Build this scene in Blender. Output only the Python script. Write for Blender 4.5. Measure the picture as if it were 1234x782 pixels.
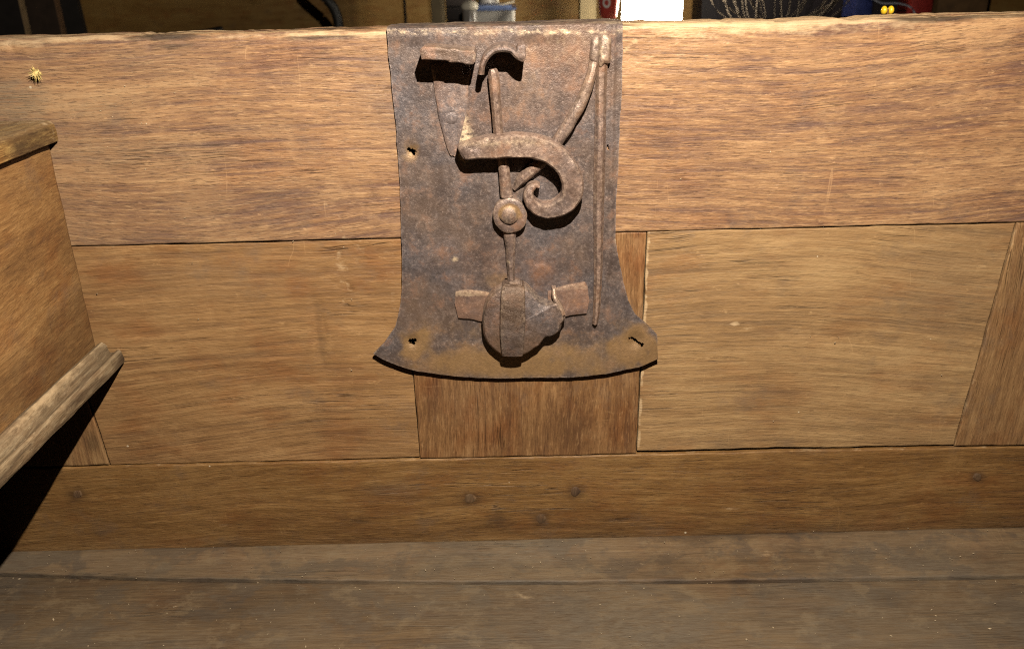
import bpy, math, random
import numpy as np
from mathutils import Vector, Matrix

for o in list(bpy.data.objects): bpy.data.objects.remove(o)
scene = bpy.context.scene
COL = scene.collection

# ------------------------------------------------------------------ camera
D, ZC = 0.60, 0.60                       # distance to the inner face of the chest front, camera height
PITCH, ROLL, FPX, CX, CY = math.radians(22.8), 0.0245, 1036.0, 617.0, 391.0
Fv = Vector((0, math.cos(PITCH), -math.sin(PITCH)))
U0 = Vector((0, math.sin(PITCH), math.cos(PITCH))); R0 = Vector((1, 0, 0))
Rv = R0*math.cos(ROLL) - U0*math.sin(ROLL)
Uv = R0*math.sin(ROLL) + U0*math.cos(ROLL)
cam = bpy.data.objects.new('camera', bpy.data.cameras.new('camera')); COL.objects.link(cam)
M = Matrix.Identity(4)
for i in range(3):
    M[i][0], M[i][1], M[i][2] = Rv[i], Uv[i], -Fv[i]
M[0][3], M[1][3], M[2][3] = 0.0, -D, ZC
cam.matrix_world = M
cam.data.sensor_width = 36.0
cam.data.lens = 36.0*FPX/1234.0
cam.data.clip_start = 0.01; cam.data.clip_end = 60
cam.data.dof.use_dof = True; cam.data.dof.focus_distance = 0.63; cam.data.dof.aperture_fstop = 12
scene.camera = cam

# ------------------------------------------------------------------ light
world = bpy.data.worlds.new("World"); scene.world = world; world.use_nodes = True
bg = world.node_tree.nodes['Background']
bg.inputs[0].default_value = (1.0, 0.72, 0.42, 1); bg.inputs[1].default_value = 0.003
fl = bpy.data.lights.new('flash', 'POINT'); fl.energy = 32.0; fl.color = (1.0, 0.90, 0.76); fl.shadow_soft_size = 0.0035
flo = bpy.data.objects.new('flash', fl); COL.objects.link(flo); flo.location = (0.048, -0.43, ZC+0.200)
scene.view_settings.view_transform = 'Standard'; scene.view_settings.look = 'None'
scene.view_settings.gamma = 1; scene.view_settings.exposure = 0.0
scene.render.engine = 'CYCLES'
scene.cycles.max_bounces = 5; scene.cycles.diffuse_bounces = 0; scene.cycles.glossy_bounces = 2
scene.cycles.use_denoising = False; scene.cycles.filter_width = 1.15
scene.cycles.caustics_reflective = False; scene.cycles.caustics_refractive = False
scene.render.resolution_x = 1024; scene.render.resolution_y = 648

# ------------------------------------------------------------------ photo measurement -> place
def at(px, py, Y):
    """point of the plane y = Y seen at photo position px, py"""
    v = Rv*((px-CX)/FPX) - Uv*((py-CY)/FPX) + Fv
    t = (Y+D)/v.y
    return Vector((v.x*t, Y, ZC+v.z*t))
def W(px, py, d=0.0):                    # on the chest front, d metres proud of it
    return at(px, py, -d)
def atz(px, py, Z):
    v = Rv*((px-CX)/FPX) - Uv*((py-CY)/FPX) + Fv
    t = (Z-ZC)/v.z
    return Vector((v.x*t, -D+v.y*t, Z))
def atx(px, py, X):
    v = Rv*((px-CX)/FPX) - Uv*((py-CY)/FPX) + Fv
    t = X/v.x
    return Vector((X, -D+v.y*t, ZC+v.z*t))
def pxm(px, py, d=0.0): return (W(px+1, py, d)-W(px, py, d)).length

# ------------------------------------------------------------------ numpy noise
def _h(ix, iy, s):
    n = (ix.astype(np.int64)*374761393 + iy.astype(np.int64)*668265263 + s*974634777) & 0xffffffff
    n = ((n ^ (n >> 13))*1274126177) & 0xffffffff
    return ((n ^ (n >> 16)) & 0xffffff)/float(0xffffff)
def vn(x, y, s=0):
    x = np.asarray(x, float); y = np.asarray(y, float)
    ix, iy = np.floor(x), np.floor(y); fx, fy = x-ix, y-iy
    fx = fx*fx*(3-2*fx); fy = fy*fy*(3-2*fy)
    ix = ix.astype(np.int64); iy = iy.astype(np.int64)
    a, b, c, d = _h(ix, iy, s), _h(ix+1, iy, s), _h(ix, iy+1, s), _h(ix+1, iy+1, s)
    return (a*(1-fx)+b*fx)*(1-fy)+(c*(1-fx)+d*fx)*fy - 0.5
def fbm(x, y, s=0, o=4):
    r = 0; a = 1.0
    for k in range(o):
        r = r + a*vn(x*2**k, y*2**k, s+k*17); a *= 0.5
    return r
def sm(x, a, b):
    t = np.clip((np.asarray(x, float)-a)/(b-a), 0, 1); return t*t*(3-2*t)

# ------------------------------------------------------------------ objects
def tag(o, label=None, cat=None, group=None, kind=None):
    if label: o['label'] = label
    if cat: o['category'] = cat
    if group: o['group'] = group
    if kind: o['kind'] = kind
    return o
def thing(name, loc, label, cat, group=None):
    o = bpy.data.objects.new(name, None); COL.objects.link(o); o.location = loc
    o.empty_display_size = 0.05
    return tag(o, label, cat, group)
def wloc(o):
    v = Vector((0, 0, 0))
    while o: v = v+o.location; o = o.parent
    return v
def mk(name, V, F, mat, parent=None, mask=None, smooth=True, centre=False):
    V = np.asarray([tuple(v) for v in V], float) if not isinstance(V, np.ndarray) else V.astype(float)
    off = np.array(wloc(parent)) if parent else np.zeros(3)
    V = V-off
    me = bpy.data.meshes.new(name); me.from_pydata(V.tolist(), [], [list(f) for f in F])
    me.validate(); 
    if mat: me.materials.append(mat)
    me.polygons.foreach_set('use_smooth', [smooth]*len(me.polygons))
    if mask is not None:
        a = me.color_attributes.new('mask', 'FLOAT_COLOR', 'POINT')
        m4 = np.ones((len(V), 4)); m4[:, :3] = mask
        a.data.foreach_set('color', m4.ravel())
    me.update()
    if smooth: 
        try: me.set_sharp_from_angle(angle=math.radians(50))
        except Exception: pass
    o = bpy.data.objects.new(name, me); COL.objects.link(o)
    if parent: o.parent = parent
    return o

def grid_faces(nx, nj, closed_j=False):
    J = nj if closed_j else nj-1
    i, j = np.meshgrid(np.arange(nx-1), np.arange(J), indexing='ij')
    j2 = (j+1) % nj
    return np.stack([i*nj+j, (i+1)*nj+j, (i+1)*nj+j2, i*nj+j2], -1).reshape(-1, 4)

# ------------------------------------------------------------------ node helper
class NT:
    def __init__(s, name):
        s.m = bpy.data.materials.new(name); s.m.use_nodes = True; s.t = s.m.node_tree
        s.b = s.t.nodes['Principled BSDF']
    def n(s, typ, **k):
        nd = s.t.nodes.new(typ)
        for a, v in k.items(): setattr(nd, a, v)
        return nd
    def l(s, a, b): s.t.links.new(a, b)
    def put(s, sock, v):
        if isinstance(v, (int, float)): sock.default_value = v
        elif isinstance(v, (tuple, list)): sock.default_value = tuple(v) if len(v) != 3 or sock.type == 'VECTOR' else (*v, 1)
        else: s.l(v, sock)
    def math(s, op, a, b=0.0, c=0.0, clamp=False):
        nd = s.n('ShaderNodeMath', operation=op, use_clamp=clamp)
        s.put(nd.inputs[0], a); s.put(nd.inputs[1], b); s.put(nd.inputs[2], c); return nd.outputs[0]
    def noise(s, vec, scale=1.0, detail=4, rough=0.55, dist=0.0):
        nd = s.n('ShaderNodeTexNoise'); s.put(nd.inputs['Vector'], vec)
        nd.inputs['Scale'].default_value = scale; nd.inputs['Detail'].default_value = detail
        nd.inputs['Roughness'].default_value = rough; nd.inputs['Distortion'].default_value = dist
        return nd.outputs['Fac']
    def comb(s, x, y, z):
        nd = s.n('ShaderNodeCombineXYZ'); s.put(nd.inputs[0], x); s.put(nd.inputs[1], y); s.put(nd.inputs[2], z); return nd.outputs[0]
    def sep(s, v):
        nd = s.n('ShaderNodeSeparateXYZ'); s.l(v, nd.inputs[0]); return nd.outputs
    def vmul(s, v, t):
        nd = s.n('ShaderNodeVectorMath', operation='MULTIPLY'); s.l(v, nd.inputs[0]); nd.inputs[1].default_value = t; return nd.outputs[0]
    def vadd(s, v, t):
        nd = s.n('ShaderNodeVectorMath', operation='ADD'); s.l(v, nd.inputs[0]); s.put(nd.inputs[1], t); return nd.outputs[0]
    def ramp(s, f, stops, interp='LINEAR'):
        nd = s.n('ShaderNodeValToRGB'); s.put(nd.inputs[0], f); cr = nd.color_ramp; cr.interpolation = interp
        while len(cr.elements) < len(stops): cr.elements.new(0.5)
        for e, (p, c) in zip(cr.elements, stops):
            e.position = p; e.color = (*c, 1) if isinstance(c, (tuple, list)) else (c, c, c, 1)
        return nd.outputs[0]
    def mr(s, f, a, b, c=0.0, d=1.0):
        nd = s.n('ShaderNodeMapRange'); nd.clamp = True; s.put(nd.inputs[0], f)
        for k, v in zip((1, 2, 3, 4), (a, b, c, d)): nd.inputs[k].default_value = v
        return nd.outputs[0]
    def mix(s, f, a, b, mode='MIX'):
        nd = s.n('ShaderNodeMix', data_type='RGBA', blend_type=mode)
        s.put(nd.inputs[0], f); s.put(nd.inputs[6], a); s.put(nd.inputs[7], b); return nd.outputs[2]
    def bump(s, h, strength=1.0, dist=0.001, normal=None):
        nd = s.n('ShaderNodeBump'); nd.inputs['Strength'].default_value = strength; nd.inputs['Distance'].default_value = dist
        s.l(h, nd.inputs['Height'])
        if normal is not None: s.l(normal, nd.inputs['Normal'])
        return nd.outputs[0]

def wood(name, axis='X', dark=(.10, .052, .030), mid=(.27, .155, .078), light=(.43, .28, .155), seed=0.0,
         streak=1.0, fine=1.0, patch=0.5, tilt=0.0, wav=0.012, dirt=0.0, rough=0.55, bumpk=1.0, lenk=1.0, specks=1.0, patchcol=(.34, .15, .05), ring=1.0, bend=0.03):
    s = NT(name)
    tc = s.n('ShaderNodeTexCoord').outputs['Object']
    x, y, z = s.sep(tc)
    g, c = {'X': (x, z), 'Z': (z, x), 'Y': (y, x)}[axis]
    dd = {'X': y, 'Z': y, 'Y': z}[axis]
    c = s.math('ADD', c, s.math('MULTIPLY', g, tilt))
    base = s.vadd(s.comb(g, c, dd), (seed*3.7, seed*1.9, seed))
    # wandering of the grain
    w1 = s.math('SUBTRACT', s.noise(s.vmul(base, (3.0, 7.0, 7.0)), detail=2), 0.5)
    w2 = s.math('SUBTRACT', s.noise(s.vmul(base, (30.0, 50.0, 50.0)), detail=2), 0.5)
    w0 = s.math('SUBTRACT', s.noise(s.vmul(base, (1.7, 3.0, 3.0)), detail=1), 0.5)
    cw = s.math('ADD', s.math('MULTIPLY', w1, wav*3), s.math('MULTIPLY', w2, wav*0.16))
    cw = s.math('ADD', cw, s.math('MULTIPLY', w0, bend*2.2))
    v = s.vadd(base, s.comb(0.0, cw, 0.0))
    k = lenk
    n_band = s.noise(s.vmul(v, (2.5*k, 30, 30)), detail=4, rough=0.6)
    n_str = s.noise(s.vmul(v, (12*k, 190, 190)), detail=5, rough=0.64)
    n_lam = s.noise(s.vmul(v, (9*k, 340, 340)), detail=4, rough=0.62)
    n_fine = s.noise(s.vmul(v, (75*k, 850, 850)), detail=3, rough=0.7)
    n_por = s.noise(s.vmul(v, (110*k, 1300, 1300)), detail=2, rough=0.6)
    n_iso = s.noise(s.vmul(base, (380, 900, 900)), detail=2, rough=0.7)
    n_pat = s.noise(s.vmul(base, (9, 13, 13)), detail=6, rough=0.62)
    n_pa2 = s.noise(s.vadd(s.vmul(base, (20, 34, 34)), (7.7, 3.1, 2.2)), detail=5, rough=0.62)
    n_msk = s.mr(s.noise(s.vadd(s.vmul(base, (8, 20, 20)), (3.3, 9.1, 4.2)), detail=4), 0.42, 0.62)
    # growth rings: thin dark latewood lines whose spacing drifts
    rg = s.math('ADD', s.math('MULTIPLY', s.sep(v)[1], 150.0*ring), s.math('MULTIPLY', n_pat, 3.0))
    rg = s.math('ADD', rg, s.math('MULTIPLY', n_str, 1.6))
    rl = s.math('PINGPONG', rg, 1.0)
    f = s.math('ADD', s.math('MULTIPLY', n_band, 0.26), s.math('MULTIPLY', n_str, 0.28))
    f = s.math('ADD', f, s.math('ADD', s.math('MULTIPLY', n_fine, 0.24), s.math('MULTIPLY', n_lam, 0.22)))
    f = s.math('ADD', f, s.math('MULTIPLY', s.math('SUBTRACT', n_pat, 0.5), 0.30))
    col = s.ramp(f, [(0.38, dark), (0.50, mid), (0.62, light)])
    cool = (dark[0]*0.92, dark[1]*1.05, dark[2]*1.30)
    col = s.mix(s.math('MULTIPLY', s.mr(rl, 0.75, 1.0), s.math('MULTIPLY', n_msk, 0.30*streak)), col, dark)
    dk = s.math('MULTIPLY', s.mr(n_str, 0.47, 0.36), s.math('MULTIPLY', n_msk, 0.72*streak))
    col = s.mix(dk, col, cool)
    lm = s.math('MULTIPLY', s.mr(n_lam, 0.50, 0.38), s.math('MULTIPLY', s.mr(n_pa2, 0.40, 0.58), 0.60*streak))
    col = s.mix(lm, col, cool)
    spl_ = s.math('ABSOLUTE', s.math('SUBTRACT', s.noise(s.vadd(s.vmul(v, (3.2, 130, 130)), (6, 2, 8)), detail=3), 0.5))
    spl_ = s.math('MULTIPLY', s.mr(spl_, 0.012, 0.004), s.mr(s.noise(s.vadd(s.vmul(base, (11, 30, 30)), (2, 9, 5)), detail=3), 0.55, 0.62))
    col = s.mix(s.math('MULTIPLY', spl_, 0.7), col, tuple(a*0.35 for a in dark))
    pr = s.math('MULTIPLY', s.mr(n_por, 0.44, 0.34), 0.55*fine)
    col = s.mix(pr, col, tuple(a*0.55 for a in dark))
    lt = s.math('MULTIPLY', s.mr(n_fine, 0.56, 0.68), 0.50*fine)
    col = s.mix(lt, col, tuple(min(1, a*1.25) for a in light))
    # warm, and pale patches
    col = s.mix(s.math('MULTIPLY', s.mr(n_pa2, 0.50, 0.70), patch), col, patchcol, 'OVERLAY')
    col = s.mix(s.math('MULTIPLY', s.mr(n_pat, 0.56, 0.75), 0.22*patch), col, (.36, .25, .15))
    # handling marks: greyish and dark smudges that ignore the grain, small scuffs
    sm1 = s.noise(s.vadd(s.vmul(base, (24, 30, 30)), (3, 3, 7)), detail=6, rough=0.7)
    col = s.mix(s.mr(sm1, 0.56, 0.70, 0.0, 0.42), col, tuple(0.5*a+0.5*b for a, b in zip(dark, (.15, .125, .105))))
    sm2 = s.noise(s.vadd(s.vmul(base, (17, 25, 25)), (1, 8, 4)), detail=7, rough=0.72)
    col = s.mix(s.mr(sm2, 0.57, 0.68, 0.0, 0.40), col, tuple(min(1, a*1.12) for a in light))
    sm3 = s.noise(s.vadd(s.vmul(base, (90, 170, 170)), (5, 8, 4)), detail=4, rough=0.7)
    col = s.mix(s.mr(sm3, 0.64, 0.72, 0.0, 0.45), col, tuple(min(1, a*1.35) for a in light))
    col = s.mix(s.mr(sm3, 0.34, 0.27, 0.0, 0.45), col, tuple(a*0.6 for a in dark))
    # thin scratches across the grain
    def scratch(vs, thr, lo, off):
        a = s.noise(s.vadd(s.vmul(base, vs), off), detail=1)
        d_ = s.math('ABSOLUTE', s.math('SUBTRACT', a, 0.5))
        m_ = s.mr(s.noise(s.vadd(s.vmul(base, (26, 26, 26)), off), detail=2), lo, lo+0.06)
        return s.math('MULTIPLY', s.mr(d_, thr, thr*0.3), m_)
    sc = scratch((60, 9, 9), 0.008, 0.63, (1.1, 4.0, 2.0))
    sc2 = scratch((9, 60, 12), 0.003, 0.64, (5.1, 1.0, 7.0))
    col = s.mix(s.math('MULTIPLY', sc, 0.25), col, tuple(min(1, a*1.5) for a in light))
    # dirt: a grey dusty film
    if dirt > 0.3:
        nb_ = s.noise(s.vadd(s.vmul(base, (22, 30, 30)), (4, 2, 9)), detail=7, rough=0.68, dist=0.4)
        col = s.mix(s.mr(nb_, 0.50, 0.57, 0.0, 0.65), col, (.075, .055, .040))
        nb2 = s.noise(s.vadd(s.vmul(base, (40, 55, 55)), (1, 7, 3)), detail=7, rough=0.7)
        col = s.mix(s.mr(nb2, 0.54, 0.62, 0.0, 0.55), col, (.22, .150, .080))
    if dirt:
        nd_ = s.noise(s.vadd(s.vmul(base, (13, 20, 20)), (2, 5, 1)), detail=6, rough=0.65)
        col = s.mix(s.math('MULTIPLY', s.mr(nd_, 0.34, 0.66), dirt), col, (.148, .098, .052))
        nd2 = s.noise(s.vadd(s.vmul(base, (60, 90, 90)), (2, 5, 1)), detail=5, rough=0.7)
        col = s.mix(s.math('MULTIPLY', s.mr(nd2, 0.55, 0.75), dirt*0.5), col, (.30, .25, .17))
        nd3 = s.noise(s.vadd(s.vmul(base, (9, 14, 14)), (8, 1, 6)), detail=4, rough=0.65)
        col = s.mix(s.math('MULTIPLY', s.mr(nd3, 0.55, 0.72), dirt*0.6), col, (.06, .042, .035))
    # dust specks
    vo = s.n('ShaderNodeTexVoronoi'); s.l(s.vmul(base, (1, 1, 1)), vo.inputs['Vector']); vo.inputs['Scale'].default_value = 95
    rr = s.sep(vo.outputs['Color'])[0]
    spk = s.math('MULTIPLY', s.math('LESS_THAN', vo.outputs['Distance'], s.math('MULTIPLY', s.math('SUBTRACT', rr, 0.955), 2.2)), 0.8*specks)
    col = s.mix(spk, col, (.72, .60, .42))
    # mask painted on the piece: R = bare bright wear and painted rim glow, G = dark stain, B = grey bloom
    at_ = s.n('ShaderNodeVertexColor'); at_.layer_name = 'mask'
    mr_, mg_, mb_ = s.sep(at_.outputs['Color'])
    brk = s.noise(s.vmul(base, (120, 240, 240)), detail=4, rough=0.7)
    wr = s.mr(s.math('ADD', mr_, s.math('MULTIPLY', s.math('SUBTRACT', brk, 0.5), 0.9)), 0.35, 0.75)
    wr = s.math('MULTIPLY', wr, s.mr(mr_, 0.02, 0.2))
    col = s.mix(s.math('MULTIPLY', wr, 0.75), col, s.mix(brk, (.44, .27, .12), (.74, .55, .34)))
    gs = s.math('MULTIPLY', mg_, s.mr(s.math('ADD', brk, mg_), 0.5, 1.0))
    col = s.mix(s.math('MULTIPLY', gs, 0.88), col, (.028, .017, .012))
    col = s.mix(s.math('MULTIPLY', mb_, s.mr(n_fine, 0.2, 0.65)), col, (.160, .132, .095))
    s.l(col, s.b.inputs['Base Color'])
    s.put(s.b.inputs['Roughness'], s.mr(f, 0.3, 0.7, rough+0.08, rough-0.12))
    s.b.inputs['Specular IOR Level'].default_value = 0.35
    h = s.math('ADD', s.math('MULTIPLY', n_str, 0.8), s.math('ADD', s.math('MULTIPLY', n_lam, 0.5), s.math('MULTIPLY', n_fine, 0.55)))
    h = s.math('SUBTRACT', h, s.math('MULTIPLY', pr, 0.5))
    h = s.math('ADD', h, s.math('MULTIPLY', n_iso, 0.35))
    h = s.math('SUBTRACT', h, s.math('MULTIPLY', spl_, 0.6))
    s.l(s.bump(h, 0.7*bumpk, 0.0009), s.b.inputs['Normal'])
    return s.m

def iron(name, base=(.105, .077, .068), hi=(.24, .182, .155), rust=(.27, .125, .062), ochre=(.33, .18, .07), blue=(.105, .092, .096),
         rustk=0.45, seed=0.0, rough=0.38, metal=0.3, grit=1.0):
    s = NT(name)
    tc = s.vadd(s.n('ShaderNodeTexCoord').outputs['Object'], (seed, seed*2.3, seed*1.7))
    a = s.noise(tc, 28, 5, 0.62); b = s.noise(s.vadd(tc, (4, 4, 4)), 75, 6, 0.7); c = s.noise(tc, 420, 4, 0.7)
    d = s.noise(s.vadd(tc, (9, 1, 3)), 20, 5, 0.65); e = s.noise(s.vadd(tc, (2, 8, 3)), 1100, 3, 0.7)
    f = s.math('ADD', s.math('MULTIPLY', a, 0.35), s.math('ADD', s.math('MULTIPLY', b, 0.35), s.math('MULTIPLY', c, 0.30)))
    col = s.ramp(f, [(0.34, tuple(v*0.65 for v in base)), (0.48, base), (0.64, hi)])
    col = s.mix(s.math('MULTIPLY', s.mr(d, 0.44, 0.60), 0.75), col, s.mix(s.mr(c, .35, .65), tuple(v*0.8 for v in blue), tuple(v*1.6 for v in blue)))
    wm = s.noise(s.vadd(tc, (1, 6, 2)), 13, 3, 0.6)
    col = s.mix(s.mr(wm, 0.5, 0.68, 0.0, 0.45), col, (.25, .155, .095))
    col = s.mix(s.math('MULTIPLY', s.mr(b, 0.52, 0.68), rustk), col, rust)
    col = s.mix(s.math('MULTIPLY', s.mr(c, 0.58, 0.72), 0.5), col, tuple(min(1, v*1.5) for v in hi))  # pale specks paint sparkle into the iron colour
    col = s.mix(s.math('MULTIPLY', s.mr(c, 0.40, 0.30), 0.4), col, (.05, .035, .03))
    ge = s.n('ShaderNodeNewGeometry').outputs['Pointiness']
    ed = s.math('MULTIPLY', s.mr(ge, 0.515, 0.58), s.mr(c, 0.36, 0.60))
    col = s.mix(s.math('MULTIPLY', ed, 0.6), col, tuple(min(1, v*1.9) for v in hi))  # worn edges, with whitish sparkle painted in
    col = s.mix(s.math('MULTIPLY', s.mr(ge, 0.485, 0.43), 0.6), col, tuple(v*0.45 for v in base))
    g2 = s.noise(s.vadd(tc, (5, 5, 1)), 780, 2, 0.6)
    col = s.mix(s.mr(g2, 0.64, 0.74, 0.0, 0.5), col, tuple(min(1, v*1.8) for v in hi))  # lightest specks: glints painted into the colour
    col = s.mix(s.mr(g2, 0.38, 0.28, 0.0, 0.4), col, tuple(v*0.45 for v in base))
    at_ = s.n('ShaderNodeVertexColor'); at_.layer_name = 'mask'
    mr_, mg_, mb_ = s.sep(at_.outputs['Color'])       # R ochre rust, G pale dusty wear and painted highlight, B red rust
    k1 = s.math('MULTIPLY', mr_, s.mr(s.math('ADD', s.math('ADD', s.math('MULTIPLY', b, 0.6), s.math('MULTIPLY', d, 0.4)), s.math('MULTIPLY', mr_, 0.30)), 0.56, 0.76, 0.1, 0.9))
    col = s.mix(k1, col, s.mix(c, (.17, .105, .055), s.mix(a, ochre, (.42, .25, .095))))
    k2 = s.math('MULTIPLY', mg_, s.mr(s.math('ADD', c, s.math('MULTIPLY', mg_, 0.4)), 0.5, 0.85))
    col = s.mix(k2, col, (.68, .52, .34))
    k3 = s.math('MULTIPLY', mb_, s.mr(s.math('ADD', b, s.math('MULTIPLY', mb_, 0.4)), 0.45, 0.9))
    col = s.mix(s.math('MULTIPLY', k3, 0.8), col, rust)
    s.l(col, s.b.inputs['Base Color'])
    s.b.inputs['Metallic'].default_value = metal
    s.put(s.b.inputs['Roughness'], s.mr(b, 0.35, 0.7, rough-0.06, rough+0.22))
    h = s.math('ADD', s.math('MULTIPLY', b, 0.30), s.math('ADD', s.math('MULTIPLY', c, 0.30*grit), s.math('MULTIPLY', e, 0.30*grit)))
    s.l(s.bump(h, 0.8, 0.0011), s.b.inputs['Normal'])
    return s.m

def plain(name, col, rough=0.5, metal=0.0, var=0.25, scale=30, emit=0.0, bumpd=0.0, emit_col=None):
    s = NT(name)
    tc = s.n('ShaderNodeTexCoord').outputs['Object']
    n = s.noise(tc, scale, 5, 0.6)
    s.l(s.mix(s.mr(n, 0.35, 0.65), tuple(v*(1-var) for v in col), tuple(min(1, v*(1+var)) for v in col)), s.b.inputs['Base Color'])
    s.put(s.b.inputs['Roughness'], s.mr(n, 0.3, 0.7, rough-0.08, rough+0.1)); s.b.inputs['Metallic'].default_value = metal
    if emit:
        s.b.inputs['Emission Color'].default_value = (*(emit_col or col), 1); s.b.inputs['Emission Strength'].default_value = emit
    if bumpd: s.l(s.bump(n, 0.6, bumpd), s.b.inputs['Normal'])
    return s.m

M_rail = wood('oak_rail', 'X', dark=(.165, .085, .054), mid=(.325, .178, .087), light=(.48, .288, .145), seed=1.0, streak=0.95, patch=0.2, wav=0.008, bend=0.055, rough=0.5)
M_panl = wood('oak_panel_left', 'X', dark=(.20, .103, .042), mid=(.305, .166, .068), light=(.405, .238, .106), seed=3.0, streak=0.7, fine=0.55, patch=0.35, wav=0.010, bend=0.05, lenk=0.7)
M_panr = wood('oak_panel_right', 'X', dark=(.215, .124, .056), mid=(.325, .190, .084), light=(.43, .272, .128), seed=5.0, streak=0.8, fine=0.55, patch=0.25, wav=0.008, bend=0.04, lenk=0.75)
M_munt = wood('oak_muntin', 'Z', dark=(.135, .063, .026), mid=(.245, .125, .050), light=(.37, .21, .095), seed=7.0, streak=0.4, fine=0.8, patch=0.4, wav=0.010, lenk=1.1)
M_brail = wood('oak_bottom_rail', 'X', dark=(.13, .060, .018), mid=(.215, .108, .034), light=(.31, .172, .062), seed=9.0, streak=0.35, fine=0.7, patch=0.35, wav=0.010, lenk=1.0, dirt=0.10, bend=0.03)
M_stile = wood('oak_stile', 'Z', dark=(.17, .089, .038), mid=(.265, .147, .064), light=(.36, .218, .10), seed=11.0, streak=0.4, fine=0.6, patch=0.3)
M_till = wood('oak_till', 'Y', dark=(.16, .076, .028), mid=(.265, .134, .048), light=(.37, .205, .080), seed=13.0, streak=0.45, fine=0.5, patch=0.35, wav=0.02, bend=0.08)
M_ledge = wood('oak_ledge_dusty', 'Y', dark=(.11, .065, .032), mid=(.26, .175, .095), light=(.46, .35, .215), seed=15.0, streak=0.6, fine=0.7, patch=0.3, dirt=0.22, lenk=0.5)
M_floor = wood('oak_floor_grimy', 'X', dark=(.09, .054, .027), mid=(.175, .108, .055), light=(.26, .168, .086), seed=17.0, streak=0.3, fine=0.4, patch=0.3, dirt=0.42, rough=0.62, specks=1.6, lenk=0.7)
M_floor2 = wood('oak_floor_dark_grime', 'X', dark=(.05, .028, .013), mid=(.108, .062, .028), light=(.185, .113, .052), seed=21.0, streak=0.3, fine=0.4, patch=0.3, dirt=0.40, rough=0.62, specks=1.6, lenk=0.6)
M_rimw = M_rail
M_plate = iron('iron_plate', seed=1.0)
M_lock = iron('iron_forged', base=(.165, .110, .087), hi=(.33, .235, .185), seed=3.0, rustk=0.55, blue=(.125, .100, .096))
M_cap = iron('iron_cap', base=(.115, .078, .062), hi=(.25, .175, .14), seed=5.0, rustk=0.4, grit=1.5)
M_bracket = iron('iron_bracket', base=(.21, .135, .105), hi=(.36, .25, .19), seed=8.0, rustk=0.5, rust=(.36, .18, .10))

# ================================================================== THE CHEST
RIMZ = W(617, 31.5).z
RT = 0.034                                # thickness of the front
FLZ = W(617, 655).z                       # inside floor height
chest = thing('oak_chest', (0, 0.017, FLZ-0.03), 'old brown oak chest seen from inside with iron lock on its front', 'chest')

def lin(p, q):                            # line z(x) through two wall points
    (x0, z0), (x1, z1) = (p.x, p.z), (q.x, q.z)
    return lambda x: z0+(x-x0)*(z1-z0)/(x1-x0)
z_rail = lin(W(82, 297), W(1225, 267.5))  # underside of the top rail
z_brl = lin(W(130, 561), W(1150, 538.5))  # top of the bottom rail
HOLES = [(W(496, 182), 0.0030), (W(497, 411), 0.0028), (W(766, 410), 0.0036)]

def local_px(X, Z, px, py):               # distance field helpers in metres round a photo position on the wall
    p = W(px, py); return X-p.x, Z-p.z
def blob(X, Z, px, py, rx, ry, soft=0.4):
    dx, dz = local_px(X, Z, px, py); k = pxm(px, py)
    r = np.sqrt((dx/(rx*k))**2+(dz/(ry*k*1.05))**2)
    r = r + 0.35*fbm(X*160, Z*160, int(px), 3)
    return 1-sm(r, 1-soft, 1+soft)

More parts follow.
